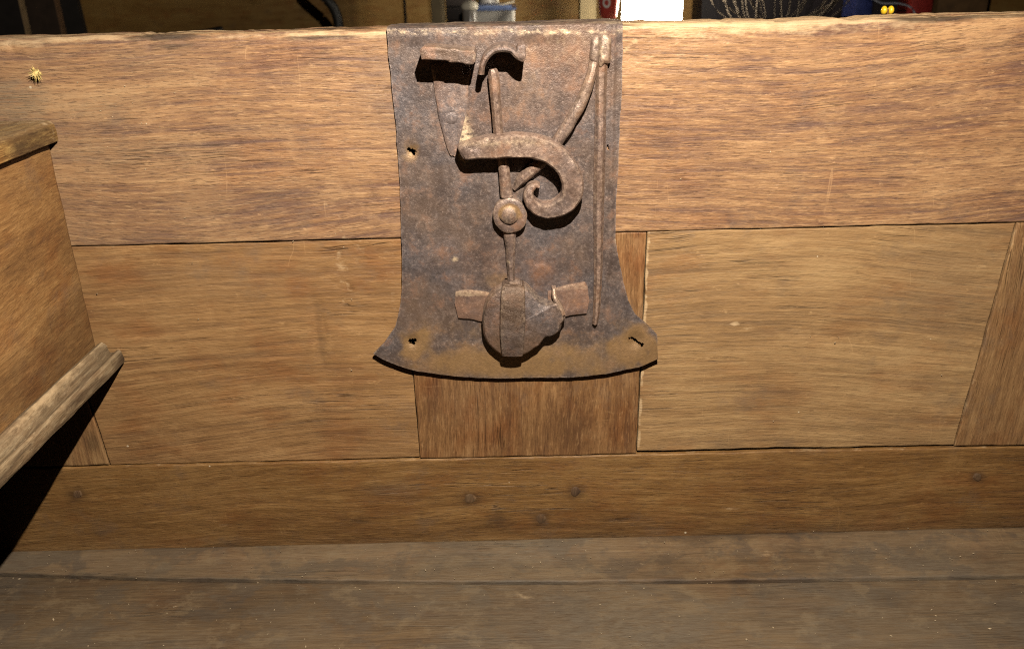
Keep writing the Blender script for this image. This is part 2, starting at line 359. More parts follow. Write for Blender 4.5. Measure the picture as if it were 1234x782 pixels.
# --- generic board with a dense face, rounded irregular arrises and a hollowed hole list
def board(name, fx, z0, z1, mat, d=0.0, thick=0.028, step=0.0016, bev=0.0012, xa=None, wob=0.0004, relief=0.00035,
          maskf=None, relf=None, seed=0, parent=None, wearedge=0.25, tiltd=0.0, grain='X', skirt_top=True):
    """fx(t)->(xleft,xright) with t 0 bottom ..1 top ; z0(x), z1(x) bottom and top lines"""
    wmax = abs(fx(1)[1]-fx(1)[0]); hmax = abs(z1(fx(1)[0])-z0(fx(1)[0]))
    def ts(L):
        a = np.linspace(0, 1, max(4, int(L/step)))
        e = np.array([0.0004, 0.0009, 0.0015])/L
        return np.unique(np.round(np.concatenate([a, e, 1-e]), 6))
    S = ts(wmax); T = ts(hmax)
    s, t = np.meshgrid(S, T, indexing='ij')
    xl0, xr0 = fx(0); xl1, xr1 = fx(1)
    xl = xl0+(xl1-xl0)*t; xr = xr0+(xr1-xr0)*t
    X = xl+(xr-xl)*s
    Zb, Zt = z0(X), z1(X)
    Z = Zb+(Zt-Zb)*t
    # wandering edges
    Lx = xr-xl; Lz = Zt-Zb
    el, er, eb, et = s*Lx, (1-s)*Lx, t*Lz, (1-t)*Lz
    for e, nx_, nz_, sd in ((el, 1, 0, 1), (er, -1, 0, 2), (eb, 0, 1, 3), (et, 0, -1, 4)):
        w_ = np.exp(-e/0.004)
        along = Z if nx_ else X
        n_ = np.clip(fbm(along*70, along*0+sd*3.3, seed*7+sd, 4), -0.2, 0.8)*wob*1.6
        X += nx_*w_*n_; Z += nz_*w_*n_
    e = np.minimum(np.minimum(el, er), np.minimum(eb, et))
    bv = bev*(1+1.2*np.clip(fbm(X*60, Z*60, seed+5, 3), -0.5, 1))
    drop = np.where(e < bv, (1-e/np.maximum(bv, 1e-6))**2*bv, 0)
    gx, gz = (9, 45) if grain == 'X' else (45, 9)
    rel = relief*(1.3*fbm(X*gx, Z*gz, seed+11, 4)+0.9*fbm(X*gx*4, Z*gz*4, seed+12, 2)) + relief*1.2*fbm(X*5, Z*5, seed+13, 2)
    if relf is not None: rel = rel+relf(X, Z)
    Y = -(d+tiltd*(s-0.5)+rel-drop)
    nx, nj = s.shape
    V = np.stack([X, Y, Z], -1).reshape(-1, 3)
    F = grid_faces(nx, nj)
    # openings
    fc = V[F].mean(1)
    keep = np.ones(len(F), bool)
    for p, r in HOLES:
        dx, dz = fc[:, 0]-p.x, fc[:, 2]-p.z
        keep &= np.hypot(dx, dz) > r*1.15
    F = F[keep]
    # skirts
    idx = np.arange(nx*nj).reshape(nx, nj)
    loop = np.concatenate([idx[:, 0], idx[-1, 1:], idx[-2::-1, -1], idx[0, -2:0:-1]])
    ring = V[loop].copy(); ring[:, 1] = thick
    n0 = len(V); L = len(loop)
    V2 = np.vstack([V, ring]); k = np.arange(L); k2 = (k+1) % L
    S4 = np.stack([loop[k2], loop[k], n0+k, n0+k2], -1)
    Fl = [tuple(f) for f in F[:, ::-1]]+[tuple(f) for f in S4]+[tuple(range(n0, n0+L))[::-1]]
    m = np.zeros((len(V2), 3))
    m[:n0, 0] = (wearedge*np.exp(-e/0.0016)*(0.7+1.2*fbm(X*90, Z*90, seed+3, 3))).ravel()
    if maskf is not None:
        mm = maskf(X, Z)
        for q in range(3):
            if mm[q] is not None: m[:n0, q] = np.maximum(m[:n0, q], np.clip(mm[q], 0, 1).ravel())
    return mk(name, V2, Fl, mat, parent or chest, mask=np.clip(m, 0, 1))

XL, XR = -0.520, W(1234, 400).x+0.085

# ---- top rail : profile swept along x so that the worn rim is real
def top_rail():
    xs = np.arange(XL+0.001, XR-0.001, 0.0015); nx = len(xs)
    prof = []                             # (kind, t)
    nf = 104
    T = list(np.linspace(0, 1, nf)); T = sorted(set(T+[0.003, 0.007, 0.012]))
    r = 0.0042
    nfr = len(T)
    P = []
    X = xs[:, None]
    zb = z_rail(X)
    # front face
    t = np.array(T)[None, :]
    zt = RIMZ-r
    Zf = zb+(zt-zb)*t; Yf = np.zeros_like(Zf)
    ef = Zf-zb
    Yf += np.where(ef < 0.0008, (1-ef/0.0008)**2*0.0006, 0)
    wobz = np.exp(-ef/0.004)*np.clip(fbm(X*70+0*t, 3.3+0*X*t, 8, 4), -.2, .8)*0.0006
    Zf = Zf+wobz
    P.append((X+0*t, Yf, Zf, np.zeros_like(Zf), -np.ones_like(Zf), 0*Zf))
    # corner
    ang = np.linspace(0, math.pi/2, 9)[1:-1][None, :]
    P.append((X+0*ang, r-r*np.cos(ang)+0*X, RIMZ-r+r*np.sin(ang)+0*X, 0*X+np.sin(ang), 0*X-np.cos(ang), 0*X+0*ang+1))
    # top face
    yy = np.concatenate([np.linspace(r, RT-0.003, 20), [RT-0.0015, RT]])[None, :]
    zz = RIMZ-np.where(yy > RT-0.002, (yy-RT+0.002)*0.6, 0)
    P.append((X+0*yy, yy+0*X, zz+0*X, 0*X+0*yy+1, 0*X+0*yy, 0*X+0*yy+1))
    A = [np.concatenate([p[k] for p in P], 1) for k in range(6)]
    X_, Y_, Z_, nz, ny, topm = A
    # wear of the rim : wandering crest, chips, dents
    crest = np.exp(-np.abs(Z_-RIMZ)/0.006)
    n1 = fbm(X_*26, Y_*40+5, 21, 4); n2 = fbm(X_*120, Y_*150+Z_*150, 22, 3)
    chip = np.clip(fbm(X_*55, Z_*20+3, 23, 3)-0.18, 0, 1)
    disp = -crest*(0.0012*np.abs(n1)+0.0022*np.clip(fbm(X_*14, (Z_-Y_)*330, 25, 3)-.05, 0, 1)+0.0006*np.clip(n2, -.3, 1)+0.0055*chip)
    rel = 0.00035*(1.3*fbm(X_*9, Z_*45, 31, 4)+0.9*fbm(X_*36, Z_*180, 32, 2))+0.0005*fbm(X_*5, Z_*5, 33, 2)
    Y_ = Y_-ny*0+(-ny)*(-1)*(disp+rel*(topm < .5))*1.0 if False else Y_+ny*(disp*(np.abs(ny)+0.2)+rel)
    Z_ = Z_+nz*disp
    Z_ = Z_-0.0009*crest*(fbm(X_*7, 0*X_, 40, 3))-0.0008*crest*np.abs(fbm(X_*40, Y_*30, 41, 3))
    # knot scar running down from the rail
    nj = X_.shape[1]
    V = np.stack([X_, Y_, Z_], -1).reshape(-1, 3)
    F = grid_faces(nx, nj)
    fc = V[F].mean(1); keep = np.ones(len(F), bool)
    for p, rr in HOLES: keep &= np.hypot(fc[:, 0]-p.x, fc[:, 2]-p.z) > rr*1.15
    F = F[keep]
    idx = np.arange(nx*nj).reshape(nx, nj)
    loop = np.concatenate([idx[:, 0], idx[-1, 1:], idx[-2::-1, -1], idx[0, -2:0:-1]])
    ring = V[loop].copy(); ring[:, 1] = RT+0.0001; ring[:, 2] = np.where(ring[:, 2] > RIMZ-0.02, np.minimum(ring[:, 2], RIMZ-0.0015), ring[:, 2])
    n0 = len(V); L = len(loop); k = np.arange(L); k2 = (k+1) % L
    S4 = np.stack([loop[k2], loop[k], n0+k, n0+k2], -1)
    Fl = [tuple(f) for f in F[:, ::-1]]+[tuple(f) for f in S4]+[tuple(range(n0, n0+L))[::-1]]
    m = np.zeros((n0+L, 3))
    X2, Z2 = X_, Z_
    wear_glow = crest*(0.42+1.5*fbm(X_*22, Z_*160+Y_*160, 51, 4))+0.10*topm+0.12*np.exp(-np.abs(Z_-RIMZ)/0.02)
    # lamp glow on the rim right of the lock, painted as a paler tone
    wear_glow += 1.1*np.exp(-np.abs(Z_-RIMZ)/0.011)*np.exp(-((X_-W(890, 35).x)/0.10)**2)*(0.6+fbm(X_*40, Z_*90, 52, 3))
    wear_glow = np.maximum(wear_glow, 0.5*np.exp(-ef_pad(X_, Z_)/0.0010)*0.6)
    wear_glow = np.maximum(wear_glow, scar(X_, Z_)*0.45)
    # scratches beside the lock
    for (a, b) in (((752, 84), (800, 62)), ((800, 62), (835, 40)), ((752, 62), (768, 48))):
        pa, pb = W(*a), W(*b); dx, dz = pb.x-pa.x, pb.z-pa.z; L2 = dx*dx+dz*dz
        tt = np.clip(((X_-pa.x)*dx+(Z_-pa.z)*dz)/L2, 0, 1)
        dist = np.hypot(X_-pa.x-dx*tt, Z_-pa.z-dz*tt)+0.0008*fbm(X_*200, Z_*200, 5, 2)
        wear_glow = np.maximum(wear_glow, 0.6*np.exp(-dist/0.0016))
    m[:n0, 0] = np.clip(wear_glow, 0, 1).ravel()
    st = 0.6*blob(X_, Z_, 200, 46, 60, 3)+1.6*np.clip(fbm(X_*18, Z_*260+Y_*200, 61, 3)-0.12, 0, 1)*np.exp(-np.abs(Z_-RIMZ)/0.010)*2
    st = np.maximum(st, 0.55*blob(X_, Z_, 10, 118, 42, 24, 0.8)*(0.5+fbm(X_*50, Z_*90, 3, 3)))
    st = np.maximum(st, 0.35*blob(X_, Z_, 790, 165, 26, 20, 0.8))
    m[:n0, 1] = np.clip(st, 0, 1).ravel()
    gb = 0.75*blob(X_, Z_, 12, 122, 50, 26, 0.6)+0.5*blob(X_, Z_, 40, 50, 60, 6, 0.6)+0.3*blob(X_, Z_, 470, 120, 40, 60, 0.8)
    gb = np.maximum(gb, 0.34*(1-sm(X_, W(180, 100).x, W(560, 100).x))*(0.7+0.9*fbm(X_*18, Z_*60, 15, 4)))
    m[:n0, 2] = np.clip(gb, 0, 1).ravel()
    return mk('top_rail', V_pad(V, ring), Fl, M_rail, chest, mask=m)
def V_pad(a, b): return np.vstack([a, b])
def ef_pad(X, Z): return np.clip(Z-z_rail(X), 0, 1)
def scar(X, Z):                           # pale bruised line down across rail and panel
    pts = [(385, 238), (405, 262), (420, 285), (432, 295), (412, 318), (404, 335), (418, 350), (416, 368)]
    wd = [4, 5, 8, 13, 11, 8, 5, 3]
    best = np.zeros_like(X)
    for (a, b, w_) in zip(pts[:-1], pts[1:], wd):
        pa, pb = W(*a), W(*b); dx, dz = pb.x-pa.x, pb.z-pa.z; L2 = dx*dx+dz*dz
        tt = np.clip(((X-pa.x)*dx+(Z-pa.z)*dz)/L2, 0, 1)
        dist = np.hypot(X-pa.x-dx*tt, Z-pa.z-dz*tt)*(1+0.9*fbm(X*120, Z*120, 77, 3))
        best = np.maximum(best, 1-sm(dist, w_*0.0003, w_*0.00085))
    return best*(0.55+0.9*fbm(X*230, Z*230, 78, 3))
top_rail()

# ---- panels, muntin, stiles, bottom rail
def xline(p, q):                          # x(z)
    P, Q = W(*p), W(*q)
    return lambda z: P.x+(z-P.z)*(Q.x-P.x)/(Q.z-P.z)
def span(l, r, z0, z1):
    zb, zt = z0, z1
    return lambda t: (l(zb+(zt-zb)*t), r(zb+(zt-zb)*t))
G = 0.0007                                # half a joint
zt_l, zb_l = W(300, 290).z, W(300, 558).z
zt_r, zb_r = W(1000, 272).z, W(1000, 545).z
xm_l = xline((485, 285), (507, 557)); xm_r = xline((779, 277), (766, 555))
xs_l = xline((111, 500), (131, 560)); xs_r = xline((1226, 267), (1151, 538))

def lp_mask(X, Z):
    w = scar(X, Z)*0.50
    w = np.maximum(w, 0.30*blob(X, Z, 470, 330, 12, 60, 0.6))
    g = 0.42*blob(X, Z, 384, 400, 9, 42, 0.7)*(0.7+fbm(X*300, Z*30, 9, 2))
    g = np.maximum(g, 0.35*blob(X, Z, 430, 522, 90, 10, 0.8)*(0.6+fbm(X*20, Z*260, 19, 3)))
    g = np.maximum(g, 0.35*blob(X, Z, 180, 505, 50, 8, 0.8)*(0.6+fbm(X*20, Z*260, 29, 3)))
    b = 0.15*blob(X, Z, 250, 340, 90, 25, 0.8)
    w = np.maximum(w, 0.85*np.exp(-np.clip(xm_l(Z)-X, 0, 1)/0.0012)*(0.5+1.2*fbm(X*300, Z*200, 4, 3)))
    return w, g, b
def lp_rel(X, Z): return -0.0007*np.clip(blob(X, Z, 384, 400, 9, 40, 0.5), 0, 1)-0.0006*scar(X, Z)
zr0 = lambda off: (lambda x: z_rail(x)-off)
zbr = lambda off: (lambda x: z_brl(x)+off)
def gapvar(f, amp, seed):                 # joint that opens and closes along its length
    return lambda x: f(x)-amp*(0.5+np.clip(fbm(np.asarray(x)*11, np.asarray(x)*0, seed, 3), -0.5, 0.8))
lp = board('panel', span(lambda z: xs_l(z)-0*z+G, lambda z: xm_l(z)-G, zb_l, zt_l), lambda x: z_brl(x)+0.0001+0.0010*sm(x, W(350, 550).x, W(505, 550).x),
      gapvar(zr0(0.0001), 0.0013, 3), M_panl, bev=0.0005, d=-0.0010, seed=1, maskf=lp_mask, relf=lp_rel, wearedge=0.35)
lp['label'] = 'plain oak panel left of the lock with a pale bruise'
def rp_mask(X, Z):
    w = 0.9*blob(X, Z, 886, 391, 6, 2.5, 0.5)+0.5*blob(X, Z, 905, 396, 10, 3, 0.6)+0.5*blob(X, Z, 800, 356, 4, 8, 0.5)*0.5
    g = 0.30*blob(X, Z, 1010, 516, 120, 5, 0.8)+0.25*blob(X, Z, 990, 425, 110, 4, 0.8)
    b = 0.22*blob(X, Z, 1140, 345, 60, 60, 0.8)
    w = np.maximum(w, 1.0*np.exp(-(np.clip(X-xm_r(Z)-0.001, 0, 1)/0.0024)**4)*(0.62+1.3*fbm(X*300, Z*200, 4, 3)))
    return w, g, b
rp = board('panel', span(lambda z: xm_r(z)+0.0011, lambda z: xs_r(z)-G*0.6, zb_r, zt_r), gapvar(zbr(0.0007), -0.0014, 6), gapvar(zr0(0.0003), 0.0016, 4),
      M_panr, bev=0.0006, d=-0.0012, seed=2, maskf=rp_mask, wearedge=0.25)
rp['label'] = 'plain oak panel right of the lock'
def mu_mask(X, Z):
    return 0.25*blob(X, Z, 690, 535, 14, 4, 0.6), 0.28*blob(X, Z, 640, 520, 110, 40, 0.8), 0.15*blob(X, Z, 560, 480, 40, 30, 0.8)
mu = board('muntin', span(xm_l, xm_r, z_brl(0), z_rail(0)-0.0008), lambda x: z_brl(x)+0.0003, lambda x: z_rail(x)-0.0008, M_munt, d=0.0, bev=0.0006, seed=3,
      maskf=mu_mask, wearedge=0.3, grain='Z')
board('stile', lambda t: (XL+0.001, xs_l(zb_l+(zt_l-zb_l)*t)-0.0002), zbr(0.0003), zr0(0.0006), M_stile, d=0.0, seed=4, grain='Z', step=0.003,
      maskf=lambda X, Z: (None, 0.5*blob(X, Z, 112, 533, 9, 16, 0.7), None))['label'] = 'oak stile in the left corner under the till'
board('stile', lambda t: (xs_r(zb_r+(zt_r-zb_r)*t)+0.0002, XR-0.001), zbr(0.0004), zr0(0.0007), M_stile, d=0.0006, seed=5, grain='Z', step=0.002, wearedge=0.45)['label'] = 'oak stile at the right end'
PEG = [(93, 595, 8), (567, 600, 8), (693, 592, 7), (652, 625, 7), (1178, 575, 6), (598, 627, 8)]
def br_mask(X, Z):
    g = np.zeros_like(X)
    for (px, py, r) in PEG: g = np.maximum(g, 0.6*blob(X, Z, px, py, r*1.8, r*1.4, 0.8))
    g = np.maximum(g, 0.5*blob(X, Z, 600, 628, 20, 8, 0.7))
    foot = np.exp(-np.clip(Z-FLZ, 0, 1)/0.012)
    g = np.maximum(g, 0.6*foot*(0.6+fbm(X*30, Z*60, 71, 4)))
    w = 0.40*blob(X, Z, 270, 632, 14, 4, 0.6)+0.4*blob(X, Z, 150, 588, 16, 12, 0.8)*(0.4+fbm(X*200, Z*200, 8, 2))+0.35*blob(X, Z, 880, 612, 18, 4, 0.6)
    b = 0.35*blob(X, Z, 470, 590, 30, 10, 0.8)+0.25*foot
    return w, g, b
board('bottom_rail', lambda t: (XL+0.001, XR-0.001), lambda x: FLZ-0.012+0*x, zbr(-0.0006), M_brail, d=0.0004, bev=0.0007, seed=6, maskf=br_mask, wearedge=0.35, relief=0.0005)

# ---- radial solid (dome, disc, leaf ...)
def spl(P, n, closed=False):
    P = np.array(P, float); m = len(P); out = []
    rng = m if closed else m-1
    for i in range(rng):
        if closed: p0, p1, p2, p3 = P[(i-1) % m], P[i], P[(i+1) % m], P[(i+2) % m]
        else: p0, p1, p2, p3 = P[max(i-1, 0)], P[i], P[i+1], P[min(i+2, m-1)]
        for k in range(n):
            t = k/n
            out.append(0.5*((2*p1)+(-p0+p2)*t+(2*p0-5*p1+4*p2-p3)*t*t+(-p0+3*p1-3*p2+p3)*t**3))
    if not closed: out.append(P[-1])
    return np.array(out)
def lerp_closed(P, n):
    P = np.array(P, float); m = len(P); return np.array([P[i]+(P[(i+1) % m]-P[i])*k/n for i in range(m) for k in range(n)])
def radial(name, outline, mat, dback, hf, parent, centre=None, nr=14, n=5, smooth_outline=True, rough=0.0003, seed=0, maskf=None, dref=None, edge=0.0004, pw=0.6):
    """outline in photo px, seen at depth dref; hf(r, X, Z) -> d ; sides drop straight to dback"""
    dref = dref if dref is not None else float(hf(np.array([1.0]), np.array([0.]), np.array([0.]))[0])
    O = spl(outline, n, True) if smooth_outline else lerp_closed(outline, n)
    Q = np.array([tuple(W(a, b, dref)) for a, b in O])[:, [0, 2]]
    c = np.array(tuple(W(*centre, dref)))[[0, 2]] if centre else Q.mean(0)
    m = len(Q)
    nrm = Q-c; nrm /= np.linalg.norm(nrm, axis=1)[:, None]
    Q = Q+nrm*(fbm(Q[:, 0]*250, Q[:, 1]*250, seed, 3)*edge)[:, None]
    R = np.linspace(0, 1, nr+1)[1:]**pw
    R = np.unique(np.round(np.concatenate([R, [0.96, 0.985]]), 4))
    V = [np.array([[c[0], 0, c[1]]])]
    rr = [np.zeros(1)]
    for r in R:
        q = c+(Q-c)*r; V.append(np.stack([q[:, 0], np.zeros(m), q[:, 1]], -1)); rr.append(np.full(m, r))
    V = np.vstack(V); rr = np.concatenate(rr)
    h = hf(rr, V[:, 0], V[:, 2])+rough*(1.2*fbm(V[:, 0]*140, V[:, 2]*140, seed+3, 3))
    V[:, 1] = -h
    nR = len(R)
    F = [(0, 1+(i+1) % m, 1+i) for i in range(m)]
    for k in range(nR-1):
        a, b = 1+k*m, 1+(k+1)*m
        F += [(a+i, a+(i+1) % m, b+(i+1) % m, b+i) for i in range(m)]
    a = 1+(nR-1)*m; n0 = len(V)
    ring = V[a:a+m].copy(); ring[:, 1] = -dback
    V = np.vstack([V, ring])
    F += [(a+i, a+(i+1) % m, n0+(i+1) % m, n0+i) for i in range(m)]
    F.append(tuple(range(n0, n0+m)))
    mask = np.zeros((len(V), 3))
    if maskf is not None:
        mm = maskf(V[:, 0], V[:, 2], np.concatenate([rr, np.ones(m)]))
        for q in range(3):
            if mm[q] is not None: mask[:, q] = np.clip(mm[q], 0, 1)
    o = mk(name, V, F, mat, parent, mask=mask)
    fix(o)
    return o
import bmesh
def fix(o):
    bm = bmesh.new(); bm.from_mesh(o.data); bmesh.ops.recalc_face_normals(bm, faces=bm.faces); bm.to_mesh(o.data); bm.free()

def strip(name, pts, mat, parent, dback, seed=0, n=7, bevel=0.0012, crown=0.0006, rough=0.0003, maskf=None, taper_end=True, ridge=0.0, thick=None):
    """pts (px, py, width_px, dfront): a forged bar lying on the wall, swept along its line"""
    A = spl([(p[0], p[1], p[2], p[3]*1e3) for p in pts], n)
    C = np.array([tuple(W(a[0], a[1], a[3]*1e-3)) for a in A])
    hw = np.array([0.5*a[2]*pxm(a[0], a[1], a[3]*1e-3) for a in A]); df = A[:, 3]*1e-3
    T = np.gradient(C[:, [0, 2]], axis=0); T /= np.linalg.norm(T, axis=1)[:, None]
    N = np.stack([-T[:, 1], T[:, 0]], -1)
    V = []
    for i in range(len(C)):
        w_ = hw[i]; b = min(bevel, w_*0.45); f = df[i]
        bk = dback if thick is None else max(dback, f-thick)
        sec = [(-w_, bk), (-w_, f-b*1.3), (-w_+b*0.45, f-b*0.62), (-w_+b, f-b*0.05), (-w_*0.4, f+crown*0.8+ridge*0.4), (0, f+crown+ridge), (w_*0.4, f+crown*0.8+ridge*0.4), (w_-b, f-b*0.05), (w_-b*0.45, f-b*0.62), (w_, f-b*1.3), (w_, bk)]
        for (s_, d_) in sec:
            V.append((C[i, 0]+N[i, 0]*s_, -d_, C[i, 2]+N[i, 1]*s_))
    V = np.array(V); nj = 11
    jj = np.tile(np.arange(nj), len(C))
    nn = fbm(V[:, 0]*210+seed, V[:, 2]*210, seed, 3)+1.8*np.abs(fbm(V[:, 0]*75+seed, V[:, 2]*75, seed+8, 2))
    V[:, 1] -= np.where((jj > 0) & (jj < 10), nn*rough*1.6, 0)
    V[:, 0] += fbm(V[:, 0]*150+9, V[:, 2]*150, seed+4, 3)*rough*1.2
    V[:, 2] += fbm(V[:, 0]*150+3, V[:, 2]*150+8, seed+5, 3)*rough*1.2
    F = [tuple(f) for f in grid_faces(len(C), nj, True)]
    F += [tuple(range(nj)), tuple(range((len(C)-1)*nj, len(C)*nj))[::-1]]
    mask = np.zeros((len(V), 3))
    mask[:, 1] = np.clip(0.22*((jj == 2) | (jj == 3) | (jj == 8) | (jj == 7)) + 0.0, 0, 1)
    if maskf is not None:
        mm = maskf(V[:, 0], V[:, 2])
        for q in range(3):
            if mm[q] is not None: mask[:, q] = np.maximum(mask[:, q], np.clip(mm[q], 0, 1))
    o = mk(name, V, F, mat, parent, mask=mask); fix(o)
    try: o.data.set_sharp_from_angle(angle=math.radians(28))
    except Exception: pass
    return o

# pegs of the bottom rail
for q, (px, py, r) in enumerate(PEG[:5]):
    c_ = [(px+r*0.9*math.cos(a)*(1+0.12*math.sin(3*a+q)), py+r*0.8*math.sin(a)*(1+0.12*math.cos(2*a+q))) for a in np.linspace(0, 2*math.pi, 9)[:-1]]
    radial('peg', c_, M_munt, -0.004, lambda rr, X, Z: 0.0011-0.0007*rr**4, chest, nr=5, n=3, seed=q, rough=0.0003,
           maskf=lambda X, Z, rr: (None, 0.6+0.35*fbm(X*300, Z*300, 5, 2), 0.25+0*X))

# ---- floor boards
def floor_board(name, yA, yB, zoff, seed, bulge=None, mat=M_floor):
    """yA(x) far edge, yB(x) near edge"""
    xs = np.arange(XL+0.002, XR-0.002, 0.0022)
    T = np.linspace(0, 1, max(6, int(abs(yA(0)-yB(0))/0.002)))
    L = abs(yA(0)-yB(0)); T = np.unique(np.concatenate([T, [0.0006/L, 0.0014/L, 1-0.0006/L, 1-0.0014/L]]))
    s, t = np.meshgrid(xs, T, indexing='ij')
    X = s; a = yA(X)-0.0007*np.clip(fbm(X*60, 0*X, seed, 4), -.2, 1); b = yB(X)+0.0007*np.clip(fbm(X*60, 0*X+4, seed+1, 4), -.2, 1)
    Y = a+(b-a)*t
    e = np.minimum(t, 1-t)*L
    bv = 0.0013
    Z = FLZ+zoff-np.where(e < bv, (1-e/bv)**2*bv, 0)+0.0005*fbm(X*8, Y*40, seed+2, 4)+0.0005*fbm(X*40, Y*60, seed+3, 3)
    if bulge is not None: Z = Z+bulge(X, Y)
    nx, nj = s.shape; V = np.stack([X, Y, Z], -1).reshape(-1, 3); F = grid_faces(nx, nj)
    idx = np.arange(nx*nj).reshape(nx, nj)
    loop = np.concatenate([idx[:, 0], idx[-1, 1:], idx[-2::-1, -1], idx[0, -2:0:-1]])
    ring = V[loop].copy(); ring[:, 2] = FLZ-0.025; n0 = len(V); Ln = len(loop); k = np.arange(Ln); k2 = (k+1) % Ln
    S4 = np.stack([loop[k2], loop[k], n0+k, n0+k2], -1)
    Fl = [tuple(f) for f in F]+[tuple(f) for f in S4]+[tuple(range(n0, n0+Ln))]
    m = np.zeros((n0+Ln, 3))
    m[:n0, 1] = np.clip(1.0*np.exp(-e/0.0014)*(0.7+fbm(X*40, Y*40, 7, 3))+0.9*np.clip(fbm(X*16, Y*24, seed+9, 5)-0.12, 0, 1), 0, 1).ravel()
    m[:n0, 0] = np.clip(0.8*np.clip(fbm(X*45, Y*60, seed+19, 4)-0.38, 0, 1)*2, 0, 1).ravel()
    m[:n0, 2] = np.clip(0.35+0.8*fbm(X*6, Y*9, seed+12, 3), 0, 1).ravel()
    m[:n0, 0] = np.maximum(m[:n0, 0], np.clip(0.42*np.exp(-np.clip(-Y, 0, 1)/0.005)*(0.6+1.3*fbm(X*25, Y*120, 33, 4)), 0, 1).ravel())
    o = mk(name, V_pad(V, ring), Fl, mat, chest, mask=m); fix(o); return o
def fy(pts):
    P = [atz(px, py, FLZ) for px, py in pts]
    xs = [p.x for p in P]; ys = [p.y for p in P]
    return lambda x: np.interp(x, xs, ys)
seam = fy([(0, 692), (200, 698), (420, 701), (617, 702.5), (850, 701), (1100, 697), (1234, 695)])
floor_board('floor_board', lambda x: -0.0006+0*x, lambda x: seam(x)+0.0006, 0.0014, 3, bulge=lambda X, Y: -0.05*(Y+0.0)*0 + 0.004*sm(-Y, 0.03, 0.0))
floor_board('floor_board', lambda x: seam(x)-0.0008, lambda x: -0.235+0*x, 0.0, 5, mat=M_floor2)
floor_board('floor_board', lambda x: -0.2365+0*x, lambda x: -0.43+0*x, 0.001, 7, mat=M_floor2)
floor_board('floor_board', lambda x: -0.4315+0*x, lambda x: -0.615+0*x, 0.0, 9, mat=M_floor2)

# ---- box helper with bevel
def box(name, lo, hi, mat, parent=None, bev=0.003, seg=2, cuts=0, jit=0.0, seed=0):
    bm = bmesh.new(); bmesh.ops.create_cube(bm, size=1)
    lo = Vector(lo); hi = Vector(hi)
    for v in bm.verts:
        v.co = Vector([lo[i]+(v.co[i]+0.5)*(hi[i]-lo[i]) for i in range(3)])
    if bev: bmesh.ops.bevel(bm, geom=list(bm.edges), offset=bev, segments=seg, profile=0.6, affect='EDGES')
    V = [v.co.copy() for v in bm.verts]; F = [[v.index for v in f.verts] for f in bm.faces]; bm.free()
    return mk(name, V, F, mat, parent)

# ---- side walls and back
def yboard(name, x, z0, z1, y0, y1, mat, thick, seed, face=+1, mask=None, step=0.0022, parent=None, rel=0.0005):
    """board in the plane x = const, face = +1 looks towards +x"""
    ys = np.arange(y0, y1+1e-6, step); zs = np.arange(z0, z1+1e-6, step)
    Yg, Zg = np.meshgrid(ys, zs, indexing='ij')
    e = np.minimum(np.minimum(Zg-z0, z1-Zg), np.minimum(Yg-y0, y1-Yg))
    X = x+face*(rel*fbm(Yg*9, Zg*45, seed, 4)-np.where(e < 0.003, (1-e/0.003)**2*0.002, 0))
    V = np.stack([X, Yg, Zg], -1).reshape(-1, 3); nx, nj = X.shape; F = grid_faces(nx, nj)
    idx = np.arange(nx*nj).reshape(nx, nj)
    loop = np.concatenate([idx[:, 0], idx[-1, 1:], idx[-2::-1, -1], idx[0, -2:0:-1]])
    ring = V[loop].copy(); ring[:, 0] = x-face*thick; n0 = len(V); Ln = len(loop); k = np.arange(Ln); k2 = (k+1) % Ln
    Fl = [tuple(f) for f in F]+[tuple(f) for f in np.stack([loop[k2], loop[k], n0+k, n0+k2], -1)]+[tuple(range(n0, n0+Ln))]
    m = np.zeros((n0+Ln, 3))
    if mask is not None:
        mm = mask(Yg, Zg)
        for q in range(3):
            if mm[q] is not None: m[:n0, q] = np.clip(mm[q], 0, 1).ravel()
    o = mk(name, V_pad(V, ring), Fl, mat, parent or chest, mask=m); fix(o); return o
yboard('side_wall', XL, FLZ-0.012, RIMZ-0.002, -0.615, RT, M_till, 0.03, 3, +1, step=0.004)
yboard('side_wall', XR, FLZ-0.012, RIMZ-0.002, -0.615, RT, M_till, 0.03, 4, -1, step=0.004)

